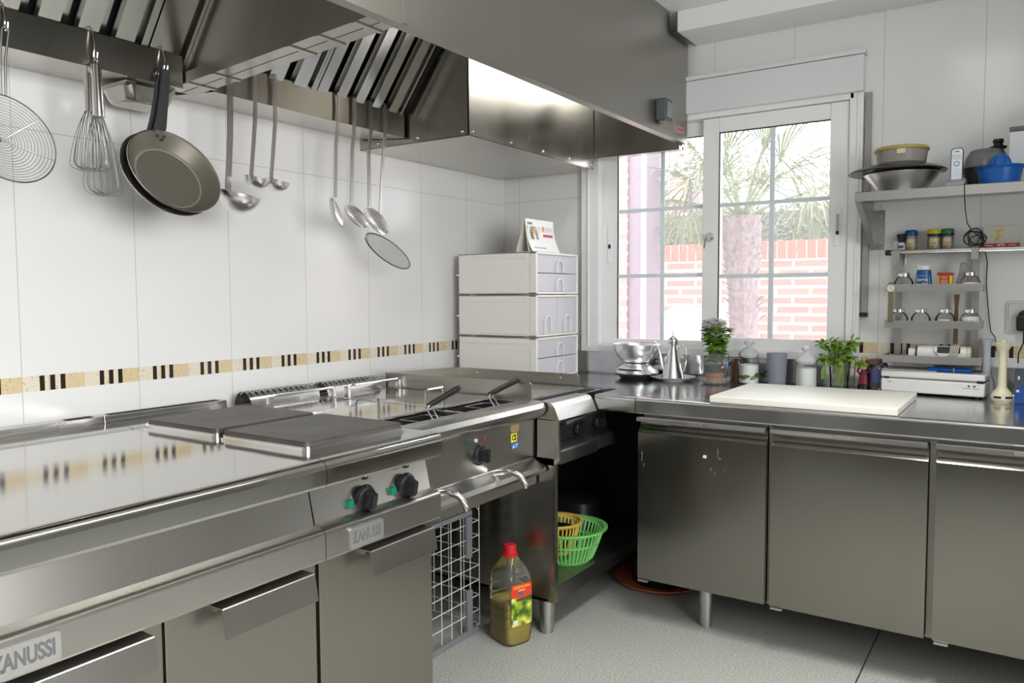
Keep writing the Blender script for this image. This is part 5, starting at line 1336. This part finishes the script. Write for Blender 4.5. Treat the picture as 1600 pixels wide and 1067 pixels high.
# clear spice bag
b = MB(); random.seed(9); n = 10
vs = [(-.246+.030*((k % 2)), 0, 0) for k in range(2)]
pts = [(-.249, .0), (-.218, .0), (-.212, .03), (-.216, .06), (-.219, .105), (-.240, .104), (-.245, .06), (-.252, .03)]
b.prism([(p[0], z2+p[1]) for p in pts], 'y', 3.372, 3.392); bmesh.ops.bevel(b.b, geom=list(b.b.edges), offset=.004, segments=1, affect='EDGES')
single('spice_bag', b, mk_clear('cloudy_bag', (.62, .56, .52), .15, .7), 'upright clear bag of spices behind the jars on the upper tray', 'bag', loc=(-.23, 3.38, z2))
# dried herb bunch hanging between trays with wooden handle spoon
b = MB(); b.prism([(-.263, .992), (-.245, .992), (-.247, 1.19), (-.243, 1.24), (-.262, 1.24), (-.259, 1.19)], 'y', 3.432, 3.440)
single('wooden_spoon', b, mat('worn_brown_wood', (.26, .14, .06), .6), 'brown wooden spoon standing behind the jars at the back of the rack', 'spoon', loc=(-.25, 3.436, .992))
# wristwatch
t = thing('wristwatch', 'wristwatch with brown strap hung over the left end of the rack', 'watch', (-.462, 3.285, 1.26))
b = MB(); b.cyl((-.461, 3.288, 1.265), (-.461, 3.279, 1.265), .015, n=28); build('case', b, ST_bright, t)
b = MB(); b.cyl((-.461, 3.2792, 1.265), (-.461, 3.2782, 1.265), .0125, n=28); dl = build('dial', b, mat('cream_dial', (.66, .62, .50), .3), t, label='cream dial')
b = MB(); b.box(-.4615, -.4605, 3.2776, 3.2782, 1.265, 1.274); b.box(-.461, -.455, 3.2776, 3.2782, 1.2645, 1.2655); build('hands', b, BLACK, dl)
b = MB(); b.box(-.470, -.452, 3.2845, 3.2875, 1.135, 1.252, .001); b.box(-.470, -.452, 3.2845, 3.2875, 1.278, 1.286, .001); b.box(-.470, -.452, 3.2845, 3.34, 1.284, 1.287, .001); build('strap', b, mat('olive_strap', (.16, .13, .08), .6), t, label='olive brown strap')
# hand mixer body on the bottom tray
zb_ = .9865
t = thing('hand_blender_motor', 'white hand blender motor with coiled cable lying on the lowest rack tray', 'hand blender', (-.28, 3.36, zb_))
M = Matrix.Translation((-.375, 3.36, zb_+.031)) @ Matrix.Rotation(PI/2, 4, 'Y')
b = MB(); b.lathe([(0, 0), (.026, 0), (.030, .004), (.031, .03), (.031, .155), (.030, .165), (0, .165)], n=36); b.b.transform(M); build('motor_body', b, WHITE, t)
b = MB(); b.lathe([(0, -.028), (.018, -.028), (.020, -.024), (.020, 0), (0, 0)], n=32); b.b.transform(M); build('coupling', b, WHITE, t)
b = MB(); b.lathe([(.0265, -.003), (.029, -.001), (.029, .003), (.0265, .003)], n=32); b.b.transform(M); build('dark_ring', b, BLACK, t)
b = MB(); b.lathe([(.0314, .070), (.0322, .071), (.0322, .145), (.0314, .146)], n=14, a0=PI*.5-.1, a1=PI*.5+.75) ; b.b.transform(Matrix.Translation((-.375, 3.36, zb_+.031)) @ Matrix.Rotation(-.9, 4, 'X') @ Matrix.Rotation(PI/2, 4, 'Y') @ Matrix.Rotation(PI, 4, 'Z')); build('grip_panel', b, mat('black_rubber_grip', (.03, .03, .035), .6), t, label='black rubber grip')
b = MB(); b.lathe([(0, .165), (.028, .165), (.031, .168), (.031, .176), (.026, .180), (0, .181)], n=36); b.b.transform(M); build('end_cap', b, mat('aged_cream_plastic', (1,1,1)), t, label='cream end cap')
b = MB(); 
for k in range(5):
    xx = -.262+.006*k; b.tube([(xx+.004*math.sin(a), 3.36+.0345*math.cos(a), zb_+.035+.0345*math.sin(a)) for a in [i*PI/10 for i in range(20)]], .0022, 6, True)
b.tube([(-.262, 3.325, zb_+.03), (-.29, 3.322, zb_+.018), (-.315, 3.324, zb_+.045), (-.318, 3.335, zb_+.056)], .0022, 6)
build('cable', b, mat('cream_cable', (.66, .63, .52), .5), t, label='cream cable wound around the body')
# jars standing on the rail shelf
zr = 1.4135
def small_jar(lab, x, capc, cname, fillc, fname, dark_band=False, w=.021):
    c = (x, 3.43, zr); t = thing('condiment_jar', lab, 'jar', c)
    b = MB(); b.lathe([(0, 0), (w*.95, 0), (w, .004), (w, .045), (w*.92, .052), (w*.92, .056), (0, .056)], c, 32); build('jar_body', b, mk_clear('jar_'+cname, (.80, .78, .72), .06, .85), t)
    b = MB(); b.lathe([(0, .003), (w*.9, .003), (w*.93, .006), (w*.93, .042), (0, .044)], c, 28); build('contents', b, mat(fname, fillc, .7), t)
    b = MB(); b.lathe([(0, .056), (w*1.03, .056), (w*1.08, .060), (w*1.08, .070), (w*.9, .077), (0, .078)], c, 32); build('cap', b, mat(cname, capc, .35), t)
    if dark_band:
        b = MB(); b.lathe([(w*.95, .050), (w*1.06, .051), (w*1.07, .0595), (w*.95, .0595)], c, 32); build('seal_band', b, BLACK, t)
    b = MB(); a0 = -1.57-.65; b.lathe([(w*1.005, .014), (w*1.015, .0145), (w*1.015, .042), (w*1.005, .0425)], c, 12, a0=a0, a1=a0+1.3); lb = build('jar_label', b, mat('label_'+cname, (.62, .56, .40), .5), t)
    b = MB(); b.lathe([(w*1.018, .016), (w*1.02, .0165), (w*1.02, .026), (w*1.018, .0265)], c, 10, a0=a0+.15, a1=a0+1.1); build('label_print', b, mat('ochre_print', (.55, .38, .10), .5), lb)
small_jar('small jar with blue cap on the rail ledge', -.413, (.01, .06, .28), 'navy_cap', (.50, .40, .26), 'beige_powder')
small_jar('small jar with yellow cap and dark band on the rail ledge', -.334, (.55, .52, .03), 'yellow_cap', (.52, .45, .30), 'pale_powder', True, .023)
small_jar('small jar with green cap and dark band on the rail ledge', -.289, (.02, .20, .07), 'green_cap', (.50, .42, .30), 'oat_powder', True)
t = thing('pastry_brush', 'black round-bristled brush in a white holder, left end of the ledge', 'brush', (-.448, 3.43, zr))
b = MB(); b.lathe([(0, 0), (.014, 0), (.015, .02), (.011, .030), (0, .030)], (-.447, 3.425, zr), 24); build('holder', b, WHITE, t)
b = MB(); b.lathe([(0, .028), (.010, .028), (.012, .036), (.018, .058), (.016, .062), (0, .060)], (-.447, 3.425, zr), 24); build('bristles', b, BLACK, t)
b = MB(); b.box(-.458, -.438, 3.4095, 3.411, zr+.008, zr+.018, 0); build('sticker', b, mat('blue_red_sticker', (.10, .06, .30), .5), t)
t = thing('tea_box', 'cream carton with red band and yellow drawing on the rail ledge', 'box', (-.11, 3.44, zr))
b = MB(); b.box(-.172, -.056, 3.415, 3.470, zr, zr+.076, .001); bx_ = build('carton', b, mat('cream_carton', (.56, .55, .47), .5), t)
b = MB(); b.box(-.171, -.057, 3.4142, 3.4149, zr+.001, zr+.014); rb_ = build('red_band', b, mat('red_carton_band', (.42, .03, .03), .5), bx_)
text('BETIK', .0095, facing((-.114, 3.4138, zr+.0075), (1, 0, 0), (0, 0, 1)), PAPER, bx_, ext=.0002, bold=.0002)
b = MB(); b.box(-.166, -.140, 3.4136, 3.4142, zr+.006, zr+.008); b.box(-.090, -.066, 3.4136, 3.4142, zr+.006, zr+.008); build('band_print', b, PAPER, rb_)
b = MB()
b.prism([(-.138, zr+.060), (-.122, zr+.066), (-.104, zr+.072), (-.107, zr+.062), (-.118, zr+.056), (-.122, zr+.044), (-.108, zr+.043), (-.118, zr+.036), (-.124, zr+.020), (-.138, zr+.021), (-.134, zr+.032), (-.128, zr+.042), (-.130, zr+.054)], 'y', 3.4143, 3.4149); build('drawing', b, mat('yellow_drawing', (.58, .42, .12), .5), bx_, label='yellow shape')
# socket and plug
t = thing('wall_socket', 'white wall socket at the right edge', 'socket', (-.04, 3.478, 1.15))
b = MB(); b.box(-.095, .02, 3.468, 3.480, 1.095, 1.215, .006); b.box(-.086, .011, 3.464, 3.469, 1.104, 1.206, .004); build('frame', b, mat('grey_white_socket', (.66, .66, .64), .4), t)
t = thing('plug', 'black plug with cable in the wall socket', 'plug', (-.032, 3.45, 1.14))
b = MB(); b.box(-.060, -.006, 3.425, 3.463, 1.105, 1.165, .010, seg=3); b.cyl((-.033, 3.463, 1.16), (-.033, 3.44, 1.16), .022, n=24); build('plug_body', b, BLACK, t)
b = MB(); b.tube([(-.034, 3.44, 1.108), (-.035, 3.445, 1.085), (-.036, 3.45, 1.06), (-.05, 3.452, 1.02), (-.05, 3.452, .985)], [.004, .003, .0025, .0025, .0025], 8); build('cable', b, BLACK, t)

# ================================================================ outside the window
def brick_mat(name, c1, c2, mortar, bw, bh, axis='x', mw=.012):
    mt, nt, p = nmat(name)
    g = nt.nodes.new('ShaderNodeNewGeometry'); s = nt.nodes.new('ShaderNodeSeparateXYZ'); nt.links.new(g.outputs['Position'], s.inputs[0])
    cb = nt.nodes.new('ShaderNodeCombineXYZ'); nt.links.new(s.outputs[0 if axis == 'x' else 1], cb.inputs[0]); nt.links.new(s.outputs[2], cb.inputs[1])
    br = nt.nodes.new('ShaderNodeTexBrick'); nt.links.new(cb.outputs[0], br.inputs['Vector'])
    br.inputs['Color1'].default_value = (*c1, 1); br.inputs['Color2'].default_value = (*c2, 1); br.inputs['Mortar'].default_value = (*mortar, 1)
    br.inputs['Scale'].default_value = 1; br.inputs['Mortar Size'].default_value = mw; br.inputs['Brick Width'].default_value = bw; br.inputs['Row Height'].default_value = bh
    nt.links.new(br.outputs[0], p.inputs['Base Color']); p.inputs['Roughness'].default_value = .85; return mt
BR = brick_mat('red_brick', (.56, .27, .22), (.62, .33, .27), (.72, .66, .62), .25, .068)
BRY = brick_mat('red_brick_side', (.56, .27, .22), (.62, .33, .27), (.72, .66, .62), .25, .068, 'y')
b = MB(); b.box(-9, 6, 3.75, 14, -.35, -.25); struct('ground', b, mat('pale_paving', (.55, .53, .50), .8))
b = MB(); b.box(-4.2, 2.2, 6.0, 6.24, -.25, 1.50); gw = build('wall', b, BR, None, smooth=0)
bpy.data.objects.remove(gw)
gw = thing('garden_wall', 'low red brick garden wall outside the window', 'brick wall', (-1.5, 6.1, -.25))
b = MB(); b.box(-4.2, 2.2, 6.0, 6.24, -.25, 1.505); build('brick_courses', b, BR, gw)
b = MB()
for k in range(92): b.box(-4.2+k*.07, -4.2+k*.07+.060, 5.985, 6.255, 1.505, 1.635, .003, seg=1)
build('coping', b, mat('red_coping_brick', (.58, .22, .17), .85), gw, label='row of upright bricks along the top')['kind'] = 'stuff'
b = MB(); b.box(-4.2, 2.2, 5.99, 6.25, 1.506, 1.628); build('coping_mortar', b, mat('pale_mortar', (.70, .66, .62), .9), gw)
hp = thing('house_pier', 'red brick house corner with shaded side at the left of the window view', 'house', (-2.3, 4.6, -.25))
b = MB(); b.box(-3.6, -2.112, 4.45, 4.75, -.25, 3.4); build('brick_face', b, BR, hp)
b = MB(); b.box(-2.110, -2.020, 4.47, 4.75, -.25, 3.4, .004); build('shaded_side', b, mat('mauve_shaded_side', (.30, .24, .28), .8), hp, label='mauve grey shaded side of the brick corner')  # shadowed side of the brick corner, its shade put into the colour
b = MB(); b.box(-2.018, -1.998, 4.45, 4.49, -.25, 3.4, .004); build('white_trim', b, WHITE, hp)
ch = thing('brick_pillar', 'tall red brick pillar beyond the garden wall', 'pillar', (-3.1, 7.4, -.25))
b = MB(); b.box(-3.13, -2.95, 7.6, 8.1, -.25, 2.42); build('shaft', b, BR, ch)
b = MB(); b.box(-2.948, -2.84, 7.65, 8.0, -.25, 2.40); build('side_strip', b, mat('mauve_shaded_side', (1,1,1)), ch)
# white slanted meter box
b = MB(); b.prism([(5.55, .55), (5.98, .55), (5.98, 1.14), (5.72, 1.10)], 'x', -2.42, -1.86)
single('meter_cover', b, mat('white_sheet_metal', (.88, .88, .9), .5), 'white sloping metal cover against the garden wall', 'metal cover', loc=(-2.1, 5.8, .55))
# palm
pm = thing('palm_tree', 'palm tree with fibrous trunk outside the right sash', 'palm tree', (-1.58, 5.05, -.25))
random.seed(31)
b = MB(); n = 20; vs = []; hs_ = 30
for i in range(hs_+1):
    z = -.25+1.99*i/hs_
    for k in range(n):
        a = 2*PI*k/n; r = (.085+.03*(z > 1.25)*min(1, (z-1.25)/.3 if z > 1.25 else 0))*(1+.16*((k+i*2) % 4 == 0)+random.uniform(-.06, .06)); vs.append((-1.585+.02*math.sin(z*2)+r*math.cos(a), 5.05+r*math.sin(a), z))
b.faces(vs, [(i*n+k, i*n+(k+1) % n, (i+1)*n+(k+1) % n, (i+1)*n+k) for i in range(hs_) for k in range(n)]+[tuple(range(hs_*n, (hs_+1)*n))])
for k in range(110):
    z = random.uniform(.2, 1.6); a = random.uniform(0, 2*PI); o = Vector((-1.585+.02*math.sin(z*2)+.08*math.cos(a), 5.05+.08*math.sin(a), z)); d = Vector((math.cos(a), math.sin(a), .9))*random.uniform(.03, .08)
    b.tube([o, o+d*.6, o+d+Vector((0, 0, -.01))], [.008, .005, .002], 4)
build('trunk', b, leafmat('palm_trunk_fibre', (.20, .15, .15), (.42, .34, .33), .9), pm, smooth=0)
PF = leafmat('palm_frond_green', (.13, .19, .07), (.34, .40, .20), .4)
def frond(pm, c0, az, L, el, droop, nseg=26, w=.035):
    b = MB(); c0 = Vector(c0); h = Vector((math.cos(az), math.sin(az), 0)); P = []
    stem = .45*L
    tip = c0+h*stem*math.cos(el)+Vector((0, 0, stem*math.sin(el)))
    b.tube([c0, c0.lerp(tip, .5)+Vector((0, 0, .02)), tip], [.012, .009, .006], 6)
    s = h.cross(Vector((0, 0, 1))); fw = (tip-c0).normalized(); up = s.cross(fw)
    for k in range(nseg):
        a = -1.9+3.8*k/(nseg-1); dd = (fw*math.cos(a)+s*math.sin(a)).normalized(); LL = L*.62*(1-.12*abs(a)/1.9)*random.uniform(.9, 1.05)
        q = [tip]
        for j in range(1, 5):
            f_ = j/4; q.append(tip+dd*LL*f_+Vector((0, 0, -droop*LL*f_*f_*random.uniform(.7, 1.2))))
        sd = dd.cross(Vector((0, 0, 1))); sd = sd.normalized() if sd.length > .05 else s
        ws = (.004, w*.35, w*.42, w*.28, .002); vs = []
        for p_, w_ in zip(q, ws): vs += [p_-sd*w_*.5, p_+Vector((0, 0, -w_*.25)), p_+sd*w_*.5]
        b.faces(vs, [(i*3, i*3+1, i*3+4, i*3+3) for i in range(4)]+[(i*3+1, i*3+2, i*3+5, i*3+4) for i in range(4)])
    build('frond', b, PF, pm, smooth=0)
CR = (-1.585, 5.05, 1.72)
for az, L, el, dr in ((-.3, .95, .9, .35), (-1.0, .85, .5, .6), (-1.7, .8, .8, .5), (-2.5, .9, .6, .5), (2.9, .95, .35, .6), (2.2, .9, .9, .4), (1.5, .9, .7, .5), (.7, .95, .8, .4), (.1, 1.0, .35, .55), (-2.0, .9, 1.2, .3), (.4, .9, 1.3, .3), (3.4, 1.0, 1.0, .4), (-.6, 1.05, 1.15, .3), (-2.9, .75, .1, .7)):
    frond(pm, CR, az, L, el, dr)
p2 = thing('palm_tree', 'second palm with drooping fronds at the right edge of the window view', 'palm tree', (-.86, 7.9, -.25))
b = MB(); b.cyl((-.86, 7.9, -.25), (-.86, 7.9, 2.5), .10, .09, n=14); build('trunk', b, leafmat('palm_trunk_fibre', (1,1,1), (1,1,1)), p2)
for az in range(9): frond(p2, (-.86, 7.9, 2.5), az*.7+.2, 1.3, .3+.3*(az % 3), .65)
# hedge
hd = MB(); random.seed(17)
hd.box(-4.2, 2.0, 6.75, 7.4, -.25, 1.93)
for k in range(5200):
    x = random.uniform(-4.2, 2.0); 
    if random.random() < .75: p = (x, 6.74, random.uniform(1.4, 1.97)); nn = (random.uniform(-.5, .5), -1, random.uniform(-.2, .7))
    else: p = (x, random.uniform(6.74, 7.2), 1.94+random.uniform(-.02, .05)); nn = (random.uniform(-.4, .4), random.uniform(-.6, .2), 1)
    a = random.uniform(0, 2*PI); dd = Vector((math.cos(a), -.25, math.sin(a)))
    leaf(hd, p, dd, nn, random.uniform(.03, .06), .025, .1)
single('hedge', hd, leafmat('grey_green_hedge', (.10, .13, .08), (.24, .28, .19), .7), 'clipped grey-green hedge above the garden wall', 'hedge', loc=(-1, 7, -.25), smooth=0)
def tree(lab, x, y, z0, z1, R, cnt, seed, m_):
    random.seed(seed); t = thing('tree', lab, 'tree', (x, y, -.25)); b = MB()
    b.tube([(x, y, -.25), (x+.05, y, z0), (x, y, z1-.3)], [.12, .09, .03], 8)
    for k in range(6):
        a = k*1.05; b.tube([(x+.03, y, z0+.1*k), (x+R*.5*math.cos(a), y+R*.5*math.sin(a), z0+.1*k+.5)], [.04, .012], 6)
    build('trunk', b, mat('grey_bark', (.20, .17, .15), .9), t)
    b = MB()
    for k in range(cnt):
        u = random.random()**.5; a = random.uniform(0, 2*PI); e = random.uniform(-1, 1)
        p = (x+R*u*math.cos(a)*math.sqrt(1-e*e*.6), y+R*u*math.sin(a)*math.sqrt(1-e*e*.6), (z0+z1)/2+(z1-z0)/2*e*u)
        d = Vector((random.gauss(0, 1), random.gauss(0, 1), random.gauss(0, 1))); leaf(b, p, d, (random.gauss(0, 1), random.gauss(0, 1), 1), .09, .035, .2)
    build('crown', b, m_, t, smooth=0)['kind'] = 'stuff'
TL = leafmat('distant_tree_leaf', (.26, .29, .23), (.40, .43, .34), .6)
tree('broad tree with grey-green crown behind the hedge, left of the palm', -4.0, 9.9, 1.6, 3.3, 1.1, 3600, 3, TL)
tree('broad tree with grey-green crown behind the hedge, right of the palm', -1.0, 10.2, 1.7, 3.0, 1.5, 3600, 6, TL)
